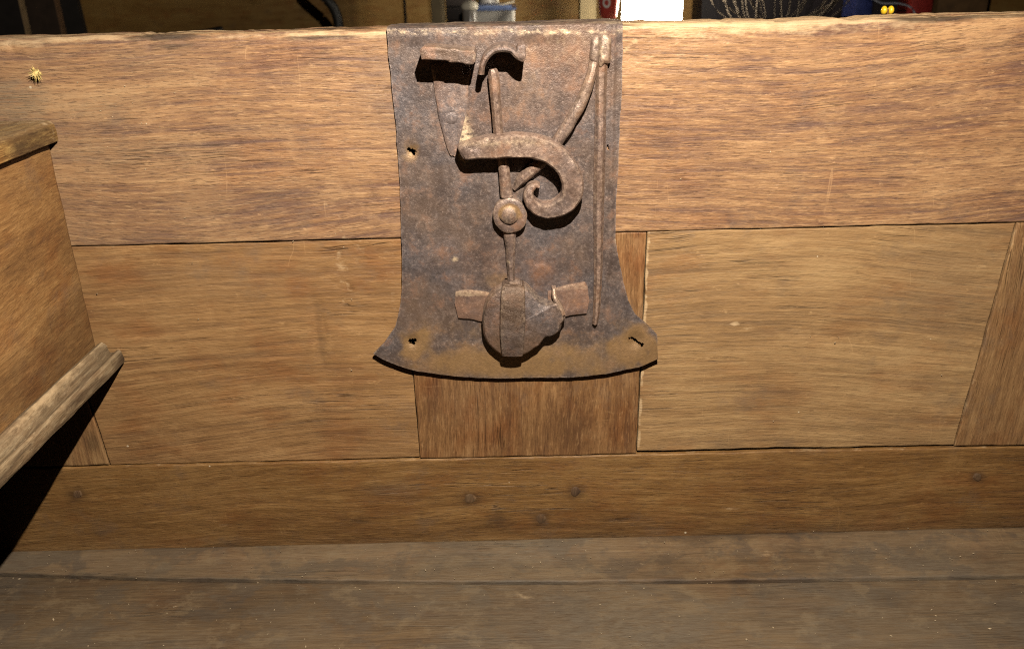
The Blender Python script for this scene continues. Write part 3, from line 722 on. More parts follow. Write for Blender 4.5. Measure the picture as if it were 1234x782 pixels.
# ---- the till in the left corner
TX = 0.5*(W(64, 185).x+W(116, 410).x)               # face of its front board
lt, lb_ = W(58, 147), W(65, 170.5)
LX = max(lb_.x, TX+0.0070)                                           # edge of the lid
zl1, zl0 = W(60, 144).z, W(65, 170.5).z
q1, q2, q3, q4 = W(116, 414), W(147, 420), W(149, 436), W(116, 436)
z_led_t, z_led_b = q2.z, q3.z; print('TX', TX, LX, q1.z-q2.z)
YN = -0.50
def tm(Y, Z):
    w = 0.2*np.clip(fbm(Y*60, Z*60, 8, 3)-0.3, 0, 1)*3
    g = 0.45*sm(fbm(Y*6, Z*14, 18, 3), 0.1, 0.4)
    return w, g, None
yboard('till_front', TX, z_led_b+0.004, zl0-0.0005, YN, -0.0012, M_till, 0.011, 5, +1, mask=tm, step=0.0018)
def sweepY(name, prof, y0, y1, mat, step=0.0016, seed=0, amp=0.0004, maskf=None, endchip=0.0, skew=0.0):
    """closed (x, z) profile swept along y"""
    P = lerp_closed(prof, 6)
    ys = np.arange(y0, y1+1e-6, step); m = len(P); n = len(ys)
    c = P.mean(0); nr = P-c; nr /= np.linalg.norm(nr, axis=1)[:, None]
    Yg = np.repeat(ys[:, None], m, 1)
    per = np.cumsum(np.r_[0, np.linalg.norm(np.diff(P, axis=0), axis=1)])[None, :]+0*Yg
    nz = amp*(fbm(Yg*35, per*120, seed, 4)*1.4)-amp*5*np.clip(fbm(Yg*60, per*90, seed+2, 3)-0.42, 0, 1)
    X = P[None, :, 0]+nr[None, :, 0]*nz; Z = P[None, :, 1]+nr[None, :, 1]*nz
    X = X+skew*(Yg-y1)
    V = np.stack([X, Yg, Z], -1).reshape(-1, 3)
    F = [tuple(f) for f in grid_faces(n, m, True)]+[tuple(range(m)), tuple(range((n-1)*m, n*m))[::-1]]
    mk_ = np.zeros((n*m, 3))
    if maskf is not None:
        mm = maskf(X, Yg, Z)
        for q in range(3):
            if mm[q] is not None: mk_[:, q] = np.clip(mm[q], 0, 1).ravel()
    o = mk(name, V, F, mat, chest, mask=mk_); fix(o); return o
# moulded bottom board of the till
lx0, lx1 = TX+0.0006, q2.x
zt_, zb_ = z_led_t, z_led_b
prof = [(TX-0.05, zb_), (TX-0.05, zt_-0.004), (lx0, q1.z-0.004), (lx0+0.0005, q1.z+0.0), (lx0+0.004, q1.z+0.0016), (lx0+0.0065, q1.z), (lx0+0.009, zt_-0.0022),
        (lx0+0.012, zt_-0.0022), (lx0+0.014, zt_-0.0006), (lx1-0.0015, zt_), (lx1, zt_-0.0015), (lx1+0.0012, zb_+0.003), (lx1+0.0005, zb_+0.0005), (lx1-0.002, zb_)]
def ledm(X, Y, Z):
    top = sm(Z, zt_-0.004, zt_-0.001)
    w = 0.75*top*np.exp(-((X-lx0-0.0045)/0.003)**2)*(0.8+fbm(Y*50, X*200, 4, 3))+0.35*top*(X > lx1-0.005)*(0.7+fbm(Y*90, X*200, 5, 3))
    g = 0.6*np.exp(-((X-lx0-0.0105)/0.0022)**2)*top
    g = np.maximum(g, (1-top)*0.75*(0.7+fbm(Y*40, Z*300, 6, 3)))
    return w, g, 0.25*top
sweepY('till_bottom', prof, YN-0.02, -0.0011, M_ledge, seed=7, maskf=ledm, amp=0.0006, skew=0.015)
prof = [(XL+0.002, zl0+0.0008), (XL+0.002, zl1), (LX-0.008, zl1), (LX-0.003, zl1-0.0006), (LX-0.0006, zl1-0.003), (LX, (zl0+zl1)/2), (LX-0.0004, zl0+0.0008), (LX-0.002, zl0)]
def lidm(X, Y, Z):
    g = 0.9*(1-sm(np.abs(Y+0.035), 0.018, 0.040))*(1-sm(Z, zl1-0.004, zl1-0.001))*(0.75+0.5*fbm(Y*60, Z*200, 6, 3))
    w = 0.55*(1-sm(np.abs(Y+0.006), 0.006, 0.014))*(0.4+fbm(Y*300, Z*300, 6, 3))
    return w+0.3*sm(Z, zl1-0.004, zl1-0.001), g, 0.45*sm(Z, zl1-0.004, zl1-0.001)
M_lid = wood('oak_lid_golden', 'Y', dark=(.10, .05, .018), mid=(.22, .12, .04), light=(.44, .28, .10), seed=19.0, streak=0.6, fine=0.8, patch=0.7, lenk=1.2)
sweepY('till_lid', prof, YN, -0.0011, M_lid, seed=9, maskf=lidm, amp=0.0005)
box('till_floor', (XL+0.002, YN, z_led_b+0.0005), (TX-0.052, -0.002, z_led_t-0.003), M_till, chest, bev=0.001)

# ================================================================== THE LOCK (a part of the chest: plate, everything on it its sub-parts)
def coons(Lp, Rp, Tp, Bp, nu, nv):
    """boundary polylines in px, each resampled by arc length: L,R run top->bottom ; T,B run left->right"""
    def rs(P, n):
        P = np.array(P, float); d_ = np.r_[0, np.cumsum(np.linalg.norm(np.diff(P, axis=0), axis=1))]; d_ /= d_[-1]
        t = np.linspace(0, 1, n); return np.stack([np.interp(t, d_, P[:, 0]), np.interp(t, d_, P[:, 1])], -1)
    L, R, T, B = rs(Lp, nv), rs(Rp, nv), rs(Tp, nu), rs(Bp, nu)
    u = np.linspace(0, 1, nu)[:, None, None]; v = np.linspace(0, 1, nv)[None, :, None]
    return (1-u)*L[None]+u*R[None]+(1-v)*T[:, None]+v*B[:, None]-((1-u)*(1-v)*L[0]+u*(1-v)*R[0]+(1-u)*v*L[-1]+u*v*R[-1])
Lp = [(466, 35), (468, 60), (473, 110), (478, 160), (482, 220), (484, 290), (485, 345), (483.5, 362), (476, 394), (463, 412), (450, 425)]
Rp = [(750.5, 30), (750, 80), (749, 122), (746, 166), (745, 207), (742.5, 240), (741.5, 286), (746.5, 317), (751, 340), (757, 362), (766, 379), (779.7, 391), (792, 402.7), (792, 431)]
Tp = [(466, 35), (550, 33.5), (650, 31), (750.5, 30)]
Bp = [(450, 425), (463, 432), (476, 437.6), (502.7, 445.7), (529.6, 449.6), (560, 453.2), (601, 454.8), (640, 454), (685, 453.2), (729.6, 449), (769, 441), (792, 431)]
nu, nv = 250, 300
C2 = coons(Lp, Rp, Tp, Bp, nu, nv)
XX = np.zeros((nu, nv)); ZZ = np.zeros((nu, nv))
PD = 0.0032
v0 = Rv.x; 
def Wn(PX, PY, d):
    a = (PX-CX)/FPX; b = -(PY-CY)/FPX
    vx = Rv.x*a+Uv.x*b+Fv.x; vy = Rv.y*a+Uv.y*b+Fv.y; vz = Rv.z*a+Uv.z*b+Fv.z
    t = (D-d)/vy
    return vx*t, ZC+vz*t
XX, ZZ = Wn(C2[..., 0], C2[..., 1], PD)
U_ = np.linspace(0, 1, nu)[:, None]+0*XX; V_ = np.linspace(0, 1, nv)[None, :]+0*XX
ew = np.exp(-U_/0.02)-np.exp(-(1-U_)/0.02)
XX = XX+ew*0.0006*fbm(ZZ*90, 0*ZZ, 5, 4)
ZZ = ZZ+np.exp(-(1-V_)/0.015)*0.0006*fbm(XX*110, 0*XX, 6, 4)
PXg, PYg = C2[..., 0], C2[..., 1]
dep = PD+0.0009*fbm(XX*16, ZZ*16, 3, 3)+0.00012*fbm(XX*80, ZZ*80, 8, 3)
dep = dep+0.0022*sm(V_, 0.86, 1.0)                      # the foot flares off the wood
dep = dep+0.0010*sm(V_, 0.055, 0.02)*(0.7+0.5*np.sin(XX*90))   # folded lip swells
for (px, py, r) in ((496, 182, 9), (497, 411, 10), (766, 410, 13)):
    dx = XX-W(px, py, PD).x; dz = ZZ-W(px, py, PD).z; rr = np.hypot(dx, dz)
    dep = dep-0.0018*np.exp(-(rr/(r*0.00045))**2)
# raised fold right of the long bar, round boss above the cap
fx_ = PXg-(739.5-(PYg-60)*0.02)
dep = dep+0.0007*np.exp(-(fx_/3.0)**2)*(PYg < 330)
rb = np.hypot(PXg-652, (PYg-331))
dep = dep+0.0006*(1-sm(rb, 9, 15))
P3 = np.stack([XX, -dep, ZZ], -1)
# lip over the rim
lip = []
nl = 14
for k in range(1, nl+1):
    a = k/nl
    yy = -PD + (0.029+PD)*a**1.3
    top = RIMZ+0.0014
    zz = P3[:, 0, 2]+(top-P3[:, 0, 2])*min(1, a*3.2)**0.6 - 0.0011*np.clip(fbm(P3[:, 0, 0]*30, P3[:, 0, 0]*0+a*2, 71, 3)+0.05, 0, 1)*sm(a, .2, .6) + 0.0004*fbm(P3[:, 0, 0]*130, P3[:, 0, 0]*0+a*6, 72, 3)
    y2 = yy - 0.0008*np.sin(a*3.1)
    if k > nl-3: y2 = y2-0.004*np.clip(fbm(P3[:, 0, 0]*45, P3[:, 0, 0]*0, 73, 3), -.1, .6)
    lip.append(np.stack([P3[:, 0, 0], y2+0*zz, zz], -1))
lip = np.stack(lip[::-1], 1)
G3 = np.concatenate([lip, P3], 1); njp = G3.shape[1]
V = G3.reshape(-1, 3); F = grid_faces(nu, njp)
fc = V[F].mean(1); keep = np.ones(len(F), bool)
def seg_dist(x, z, a, b):
    dx, dz = b[0]-a[0], b[1]-a[1]; t = np.clip(((x-a[0])*dx+(z-a[1])*dz)/(dx*dx+dz*dz), 0, 1)
    return np.hypot(x-a[0]-dx*t, z-a[1]-dz*t)
def cut(poly, wd):
    global keep
    P = [W(a, b, PD) for a, b in poly]
    for a, b in zip(P[:-1], P[1:]):
        dd_ = seg_dist(fc[:, 0], fc[:, 2], (a.x, a.z), (b.x, b.z))
        keep &= dd_ > wd*(1+0.7*fbm(fc[:, 0]*600, fc[:, 2]*600, 4, 2))
front = fc[:, 1] < 0
cut([(492, 180), (497, 182), (499, 186)], 0.0012); cut([(496, 181), (500, 182)], 0.0010)
cut([(493, 411), (500, 410)], 0.0013); cut([(496, 412), (498, 413)], 0.0012)
cut([(758, 408), (762, 407), (766, 411), (770, 414), (774, 414)], 0.0009); cut([(769, 413), (773, 416)], 0.0010)
cut([(732, 176), (733, 180)], 0.0007)
F = F[keep]
# mask
mr_ = np.zeros((nu, njp)); mg_ = mr_.copy(); mb_ = mr_.copy()
def pb(px, py, rx, ry, soft=0.6, sd=0):
    r = np.sqrt(((PXg-px)/rx)**2+((PYg-py)/ry)**2)+0.6*fbm(PXg/16, PYg/16, sd+int(px), 4); return 1-sm(r, 1-soft, 1+soft)
o_ = 1.0*pb(496, 182, 13, 13)+0.95*pb(500, 412, 20, 14)+0.45*pb(570, 432, 80, 22, 0.8)+0.95*pb(768, 412, 26, 24, 0.7)
o_ += 0.62*pb(700, 425, 90, 26, 0.9)+0.6*pb(600, 440, 120, 17, 0.9)+0.45*pb(630, 110, 36, 34, 0.9)+0.7*pb(598, 338, 20, 10, 0.8)+0.5*pb(545, 395, 60, 12, 0.9)
o_ += 0.5*pb(565, 165, 12, 30, 0.8)+0.35*pb(670, 60, 50, 25, 0.9)+0.4*pb(630, 215, 16, 24, 0.8)
mr_[:, nl:] = o_
w_ = 0.85*np.exp(-((PYg-39)/3.5)**2)*(0.5+1.1*fbm(PXg/9, PYg/3, 9, 3))+1.4*pb(558, 165, 8, 24, 0.8)*(0.6+fbm(PXg/3, PYg/3, 2, 2))
w_ += 0.9*pb(548, 313, 4, 3, 0.7)+0.7*pb(743, 290, 3, 7, 0.7)+0.7*pb(452, 421, 4, 5, 0.8)+0.30*pb(600, 168, 50, 6, 0.9)+0.35*pb(680, 60, 70, 26, 0.9)*(0.3+1.5*fbm(PXg/4, PYg/4, 12, 3))  # dusty spots; the speckled patch near the top is a painted highlight
mg_[:, nl:] = w_; mg_[:, :nl] = 0.30+0.7*fbm(G3[:, :nl, 0]*70, G3[:, :nl, 1]*120, 19, 3)
b_ = 0.45*pb(652, 331, 15, 17, 0.7)+0.45*pb(700, 60, 60, 40, 0.9)+0.35*pb(600, 320, 100, 30, 0.9)+0.4*pb(620, 120, 80, 60, 1.0)
mb_[:, nl:] = b_; mb_[:, :nl] = 0.25
m = np.clip(np.stack([mr_, mg_, mb_], -1).reshape(-1, 3), 0, 1)
# thickness: edge skirts back to the wood side of the sheet
idx = np.arange(nu*njp).reshape(nu, njp)
loop = np.concatenate([idx[:, -1][::-1], idx[0, -2::-1], idx[1:, 0], idx[-1, 1:-1]])
ring = V[loop].copy(); onlip = (np.concatenate([np.full(nu, njp), np.arange(njp-2, -1, -1), np.zeros(nu-1), np.arange(1, njp-1)]) < nl)
ring[:, 1] = np.where(onlip, ring[:, 1], ring[:, 1]+0.0018); ring[:, 2] = np.where(onlip, ring[:, 2]-0.0012, ring[:, 2])
n0 = len(V); Ln = len(loop); k = np.arange(Ln); k2 = (k+1) % Ln
S4 = np.stack([loop[k], loop[k2], n0+k2, n0+k], -1)
plate = mk('lock_plate', V_pad(V, ring), [tuple(f[::-1]) for f in F]+[tuple(f) for f in S4], M_plate, chest, mask=np.vstack([m, np.tile([0.1, 0.1, 0.1], (Ln, 1))]))
plate['label'] = 'rusty flared iron lock plate bent over the rim'

B0 = PD-0.0010                                         # back of things riveted to the plate
# bent bracket on the left: leaf, standing tab, rivet
leaf = [(521, 78), (543, 74), (566, 80), (564.5, 102), (563, 128), (556.5, 158), (549.5, 186), (546, 187.5), (541, 184), (531, 150), (525.5, 121), (522, 95)]
lf = radial('bracket', leaf, M_bracket, B0, lambda r, X, Z: PD+0.0024-0.0006*r**8, plate, centre=(544, 125), n=4, seed=4, rough=0.0003, edge=0.0005)
def cyl_rivet(name, px, py, r, d0, h, mat, seed=0, dome=0.6, maskf=None, pol=10):
    c_ = [(px+r*math.cos(a)*(1+0.05*math.sin(3*a+seed)), py+r*1.0*math.sin(a)) for a in np.linspace(0, 2*math.pi, pol+1)[:-1]]
    return radial(name, c_, mat, d0-0.001, lambda rr, X, Z: d0+h*(1-dome*rr**2.5), plate, nr=8, n=3, seed=seed, rough=0.0003, maskf=maskf)
cyl_rivet('rivet', 544, 142.7, 7.0, PD+0.0016, 0.0016, M_bracket, 2, dome=0.35)
def tab_poly(name, poly, dfr, mat, seed, centre=None):
    return radial(name, poly, mat, B0, lambda r, X, Z: dfr-0.0009*r**10, plate, n=6, smooth_outline=False, seed=seed, centre=centre, dref=dfr, rough=0.0007, edge=0.0009,
                  maskf=lambda X, Z, rr: (None, 0.35*(rr > 0.9)*(0.5+fbm(X*400, Z*400, 3, 2)), 0.45*(X < W(525, 66, dfr).x)))
tab_poly('bracket_tab', [(505, 61), (509, 56.5), (530, 57.5), (552, 59.5), (571, 61.5), (573, 66), (573, 75), (570, 78.5), (561, 78), (560, 77), (541, 75.5), (540, 74), (507.5, 72)], 0.031, M_cap, 5)
# arched catch
strip('arched_catch', [(580, 90, 7, .024), (581, 79, 7.5, .026), (587, 68, 8, .027), (597, 60.5, 8.5, .027), (608, 58.5, 8.5, .027), (617, 61, 8, .027), (624, 67.5, 8.5, .027), (632, 69, 13, .027)],
      M_cap, plate, B0, seed=6, n=6, bevel=0.0009, rough=0.0005)
radial('catch_end', [(622.5, 61), (625, 56), (632, 54), (633.5, 60), (632.5, 73), (627, 74), (622, 70)], M_cap, B0, lambda r, X, Z: .0275-0.0006*r**8, plate, n=4, seed=8, dref=.0275, rough=0.0005)
# the long thin lever through the pivot
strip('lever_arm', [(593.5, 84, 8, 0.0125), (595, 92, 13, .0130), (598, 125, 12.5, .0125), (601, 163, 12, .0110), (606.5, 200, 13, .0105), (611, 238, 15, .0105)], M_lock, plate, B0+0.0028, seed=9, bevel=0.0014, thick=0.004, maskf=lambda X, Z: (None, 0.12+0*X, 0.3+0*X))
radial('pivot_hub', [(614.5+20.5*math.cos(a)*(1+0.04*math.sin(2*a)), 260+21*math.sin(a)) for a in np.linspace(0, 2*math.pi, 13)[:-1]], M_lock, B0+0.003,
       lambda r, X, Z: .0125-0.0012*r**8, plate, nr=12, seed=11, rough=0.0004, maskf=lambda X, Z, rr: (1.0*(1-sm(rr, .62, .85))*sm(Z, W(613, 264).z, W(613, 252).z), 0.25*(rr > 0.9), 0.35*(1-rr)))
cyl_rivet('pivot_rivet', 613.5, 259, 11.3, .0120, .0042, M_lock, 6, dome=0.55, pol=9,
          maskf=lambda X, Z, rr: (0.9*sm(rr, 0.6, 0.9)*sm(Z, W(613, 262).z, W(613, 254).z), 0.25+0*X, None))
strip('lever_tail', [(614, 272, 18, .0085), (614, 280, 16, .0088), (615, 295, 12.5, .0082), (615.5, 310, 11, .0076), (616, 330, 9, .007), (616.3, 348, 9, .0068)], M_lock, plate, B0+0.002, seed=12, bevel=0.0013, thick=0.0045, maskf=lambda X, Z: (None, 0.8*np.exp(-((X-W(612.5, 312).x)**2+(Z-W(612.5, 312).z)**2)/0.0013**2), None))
# long spring blade from the head down under the scroll
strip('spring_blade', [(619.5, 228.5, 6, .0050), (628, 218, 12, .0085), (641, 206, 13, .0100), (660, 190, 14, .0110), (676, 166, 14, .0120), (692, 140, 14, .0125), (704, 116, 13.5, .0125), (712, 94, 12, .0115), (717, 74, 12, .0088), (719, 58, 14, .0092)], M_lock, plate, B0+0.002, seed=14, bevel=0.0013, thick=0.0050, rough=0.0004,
      maskf=lambda X, Z: (0.25*sm(Z, W(660, 190).z, W(700, 110).z), 0.15+0*X, 0.2+0*X))
# big scroll
scr = [(555, 186, 17, 0.0194), (560, 184, 20, 0.0209), (578, 180.5, 25, 0.0209), (598, 178.5, 27, 0.0209), (620, 177, 28, 0.0209), (643, 178, 27, 0.0209), (664, 185.5, 27, 0.0209), (680, 199, 27, 0.0209), (689.5, 217, 26.5, 0.0209), (690, 234, 25, 0.0202),
       (682, 247, 22, 0.0194), (668, 254.5, 19, 0.0186), (653, 254.5, 17, 0.0178), (642, 247.5, 15, 0.0170), (637, 237.5, 12.5, 0.0163), (639, 229, 10, 0.0155), (645.5, 224.5, 7, 0.0147), (650.5, 225.5, 4.5, 0.0139)]
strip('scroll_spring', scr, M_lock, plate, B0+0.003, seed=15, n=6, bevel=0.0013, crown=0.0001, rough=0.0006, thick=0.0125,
      maskf=lambda X, Z: (None, 0.5*np.clip(1-np.abs(Z-W(600, 166).z)/0.004, 0, 1)*(X < W(660, 170).x), 0.25*(fbm(X*90, Z*90, 4, 3) > 0)))
# long bar on the right, and its head
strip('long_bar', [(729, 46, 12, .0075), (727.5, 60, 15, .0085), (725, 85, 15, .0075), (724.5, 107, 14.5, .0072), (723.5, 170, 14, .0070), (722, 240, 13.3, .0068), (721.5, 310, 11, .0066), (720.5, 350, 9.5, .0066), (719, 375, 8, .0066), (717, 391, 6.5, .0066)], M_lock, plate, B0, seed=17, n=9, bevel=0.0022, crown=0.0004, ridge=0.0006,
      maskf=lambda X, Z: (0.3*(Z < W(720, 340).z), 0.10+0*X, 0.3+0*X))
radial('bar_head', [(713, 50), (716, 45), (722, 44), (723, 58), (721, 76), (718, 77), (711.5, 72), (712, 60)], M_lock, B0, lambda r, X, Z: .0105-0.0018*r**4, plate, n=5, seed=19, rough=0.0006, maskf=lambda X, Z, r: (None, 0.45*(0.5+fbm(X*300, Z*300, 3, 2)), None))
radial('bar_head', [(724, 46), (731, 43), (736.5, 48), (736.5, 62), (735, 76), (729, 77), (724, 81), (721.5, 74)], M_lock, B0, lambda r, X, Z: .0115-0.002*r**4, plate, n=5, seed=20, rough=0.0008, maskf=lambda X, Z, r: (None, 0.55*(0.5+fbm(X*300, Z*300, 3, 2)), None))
# the cap over the keyhole: two wings, disc, raised rib
radial('cap_wing', [(549, 352), (562, 350), (576, 351), (592, 354), (592, 384), (582, 387.5), (568, 384.5), (552, 383), (548, 365)], M_bracket, B0, lambda r, X, Z: PD+0.0026-0.0005*r**6, plate, n=5, smooth_outline=False, seed=21,
       maskf=lambda X, Z, r: (None, 0.55*(Z > W(570, 353.5).z), 0.5+0*X))
radial('cap_wing', [(660, 352), (668, 349), (685, 344), (705, 340.5), (708, 345), (710, 363), (707, 377.5), (690, 379.5), (676, 382), (662, 380)], M_bracket, B0, lambda r, X, Z: PD+0.0026-0.0005*r**6, plate, n=5, smooth_outline=False, seed=23,
       maskf=lambda X, Z, r: (None, 0.4*(Z > W(690, 346).z), 0.6+0*X))
z5 = lambda a, b: (560+a/6.01, 320+b/6.01)
capo = [z5(*p) for p in ((270, 160), (215, 195), (172, 235), (142, 300), (131, 370), (130, 440), (140, 520), (180, 590), (262, 652), (345, 655), (432, 652), (520, 598), (560, 560), (598, 522), (640, 514), (690, 480), (705, 430), (728, 392), (716, 330), (684, 272), (640, 278), (585, 284), (535, 252), (490, 200), (440, 158), (380, 140), (325, 142))]
cc = W(*z5(380, 420), 0.010)
capf = lambda r, X, Z: 0.0150+0.0030*(1-r**2.2)-0.0026*sm(r, 0.93, 1.0)+0.00*X
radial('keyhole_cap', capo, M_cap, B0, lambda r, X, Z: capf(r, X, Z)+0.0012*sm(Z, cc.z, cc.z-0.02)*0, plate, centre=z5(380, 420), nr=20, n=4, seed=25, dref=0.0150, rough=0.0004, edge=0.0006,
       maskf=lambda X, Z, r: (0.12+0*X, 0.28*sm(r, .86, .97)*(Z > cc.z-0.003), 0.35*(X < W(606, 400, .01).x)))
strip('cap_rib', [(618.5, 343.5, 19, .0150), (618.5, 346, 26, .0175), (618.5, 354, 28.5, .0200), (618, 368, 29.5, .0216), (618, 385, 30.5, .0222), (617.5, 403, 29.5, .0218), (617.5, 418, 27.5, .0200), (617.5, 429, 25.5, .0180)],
      iron('iron_rib', base=(.050, .034, .028), hi=(.15, .105, .08), seed=6.5, rustk=0.25, grit=2.0), plate, .004, seed=27, bevel=0.0006, crown=0.0010, rough=0.0003)
strip('cap_lip', [(667.5, 348, 5, .0100), (668, 356, 5.5, .0125), (670.5, 364, 6, .0145), (675, 371, 6, .0150), (678.5, 380, 6, .0145)], M_bracket, plate, B0, seed=29, bevel=0.001, maskf=lambda X, Z: (None, 0.4+0*X, 0.3+0*X))

# small feet so that nothing of the scroll floats: its rivet to the plate, hidden under the broad end
cyl_rivet('spring_rivet', 686, 226, 8, PD+0.0004, 0.0040, M_lock, 3, dome=0.1)

# ================================================================== crumbs and dust on the chest (nobody could count them)
rnd = random.Random(4)
def crumbs():
    V, F = [], []
    def chip(p, r):
        b = len(V)
        ds = [(1, 0, 0), (-1, 0, 0), (0, 1, 0), (0, -1, 0), (0, 0, 1), (0, 0, -1)]
        R_ = Matrix.Rotation(rnd.uniform(0, 6.28), 3, Vector((rnd.uniform(-1, 1), rnd.uniform(-1, 1), rnd.uniform(-1, 1))).normalized())
        sc = (rnd.uniform(0.8, 2.0), rnd.uniform(0.5, 1), rnd.uniform(0.4, .9))
        for d_ in ds: V.append(Vector(p)+R_@Vector((d_[0]*r*sc[0], d_[1]*r*sc[1], d_[2]*r*sc[2])))
        for f in ((0, 2, 4), (2, 1, 4), (1, 3, 4), (3, 0, 4), (2, 0, 5), (1, 2, 5), (3, 1, 5), (0, 3, 5)): F.append([b+i for i in f])
    for k in range(520):
        x = rnd.uniform(-0.46, 0.42); y = -abs(rnd.gauss(0, 0.09)); 
        if y < -0.3: continue
        zz = FLZ+0.0030+(0.0035 if y > -0.012 else 0) if y > seam(x) else FLZ+0.0005
        chip((x, y, zz), rnd.choice((0.0003, 0.0003, 0.0004, 0.0006)) if rnd.random() > 0.03 else 0.0011)
    for k in range(60):                   # clinging to the wall below the lid and round the lock
        px, py = rnd.choice(((rnd.gauss(130, 60), rnd.gauss(150, 50)), (rnd.uniform(60, 460), rnd.uniform(60, 540)), (rnd.uniform(760, 1230), rnd.uniform(40, 540))))
        if px < 66 : continue
        if 440 < px < 800: continue
        p = W(px, py, 0.0003); chip(p, rnd.choice((0.0003, 0.0004, 0.0006)))
    return mk('wood_crumb', V, F, plain('crumb_pale', (.42, .32, .20), 0.8, var=0.35, scale=300), None, smooth=False)
tag(crumbs(), 'pale wood crumbs and dust scattered over the chest floor and wall', 'crumbs', kind='stuff')

# dried burr stuck to the rail, upper left
def burr():
    c = W(44, 89, 0.003); t = thing('dried_burr', tuple(c), 'small spiky straw-coloured burr clinging to the rail near the left edge', 'burr')
    m1 = plain('straw', (.62, .45, .16), 0.6, var=0.35, scale=600)
    V, F = [], []
    R = random.Random(3)
    def spike(a, b, w):
        d_ = (b-a).normalized(); s_ = d_.orthogonal().normalized(); q = d_.cross(s_); i0 = len(V)
        for k in range(4): V.append(a+(s_*math.cos(k*math.pi/2)+q*math.sin(k*math.pi/2))*w)
        V.append(b)
        for k in range(4): F.append((i0+k, i0+(k+1) % 4, i0+4))
        F.append((i0+3, i0+2, i0+1, i0))
    for k in range(34):
        a = R.uniform(0, 6.28); up = R.uniform(-0.1, 1)
        dv = Vector((math.cos(a), -up*0.8, math.sin(a))).normalized()
        spike(c+dv*0.0012, c+dv*R.uniform(0.0035, 0.0062), 0.0006)
    mk('burr_spikes', V, F, m1, t, smooth=False)
    bm = bmesh.new(); bmesh.ops.create_icosphere(bm, subdivisions=2, radius=0.0029)
    for v in bm.verts: v.co = v.co*(1+R.uniform(-0.25, 0.2)); v.co.y *= 0.8
    for v in bm.verts: v.co = v.co+c
    mk('seed_body', [v.co.copy() for v in bm.verts], [[v.index for v in f.verts] for f in bm.faces], m1, t); bm.free()
burr()

# little yellow clip on the far edge of the rim
def clip():
    p = at(1070, 14.5, 0.026); z = RIMZ
    t = thing('yellow_clip', (p.x, 0.027, z), 'tiny bright yellow clip sitting on the chest rim at the right', 'clip')
    my = plain('yellow_plastic', (.60, .38, .015), 0.35, var=0.1)
    for s_ in (-1, 1):
        c = Vector((p.x+s_*0.0023, 0.027, z+0.0022))
        bm = bmesh.new(); bmesh.ops.create_uvsphere(bm, u_segments=14, v_segments=8, radius=1)
        V = [Vector((c.x+v.co.x*0.0021, c.y+v.co.y*0.003, c.z+v.co.z*0.0027*(1.15 if v.co.z > 0 else 1))) for v in bm.verts]
        F = [[v.index for v in f.verts] for f in bm.faces]; bm.free()
        mk('jaw', V, F, my, t)
    box('hinge', (p.x-0.0006, 0.0255, z-0.0008), (p.x+0.0006, 0.0285, z+0.003), plain('dark_brown_plastic', (.12, .05, .01), 0.5), t, bev=0.0002)
clip()

# ================================================================== BEHIND THE CHEST
M_wallb = wood('plywood_wall', 'X', dark=(.36, .18, .045), mid=(.52, .29, .08), light=(.60, .37, .12), seed=23, streak=0.2, fine=0.3, patch=0.4, specks=0)
M_dark = plain('dark_cloth', (.03, .022, .018), 0.8)
M_bench = wood('bench_top', 'X', dark=(.16, .10, .05), mid=(.36, .25, .14), light=(.50, .37, .22), seed=29, specks=0)
BZ = ZC-0.215                              # bench top
box('ground', (-3.5, -1.6, -0.06), (3.5, 3.4, 0.0), plain('floor_dark', (.12, .09, .065), 0.8, scale=8), None, bev=0)['kind'] = 'structure'
# the chest stands on a low stand? it stands on the ground: legs bring it down
for (x, y) in ((XL, RT/2), (XR, RT/2), (XL, -0.598), (XR, -0.598)):
    box('foot', (x-0.03, y-0.018, 0.0), (x+0.03, y+0.018, FLZ-0.0121), M_stile, chest, bev=0.002)
w_ = box('back_wall', (-3.5, 2.62, 0), (3.5, 2.70, 1.6), M_wallb, None, bev=0); w_['kind'] = 'structure'
bench = thing('workbench', (0.2, 2.0, 0), 'long wooden workbench behind the chest carrying tub, red bottle and lamp', 'workbench')
box('bench_top', (-2.6, 1.35, BZ-0.035), (3.0, 2.58, BZ), M_bench, bench, bev=0.003)
for x in (-2.4, 2.8):
    for y in (1.42, 2.5): box('leg', (x-0.04, y-0.04, 0), (x+0.04, y+0.04, BZ-0.036), M_bench, bench, bev=0.002)
def onb(px, Y): return at(px, 20, Y).x
def pole(name, px0, px1, Y, top, mat, label, cat, z0=BZ, dep=0.05):
    x0, x1 = onb(px0, Y), onb(px1, Y)
    t = box(name, (x0, Y, z0), (x1, Y+dep, top), mat, None, bev=0.003); tag(t, label, cat); return t
pole('timber_post', 520, 536, 2.2, 1.5, plain('pale_timber', (.34, .26, .15), 0.7, scale=12), 'pale upright timber post left of the white tub', 'post')['group'] = 'upright timber posts'
pole('timber_post', 699, 719, 2.15, 1.5, plain('ochre_timber', (.42, .32, .17), 0.7, scale=12), 'ochre upright timber post left of the red bottle', 'post')['group'] = 'upright timber posts'
pole('thin_rod', 487, 490, 2.4, 1.4, M_dark, 'thin dark upright rod on the brown wall left of the tub', 'rod', dep=0.008)
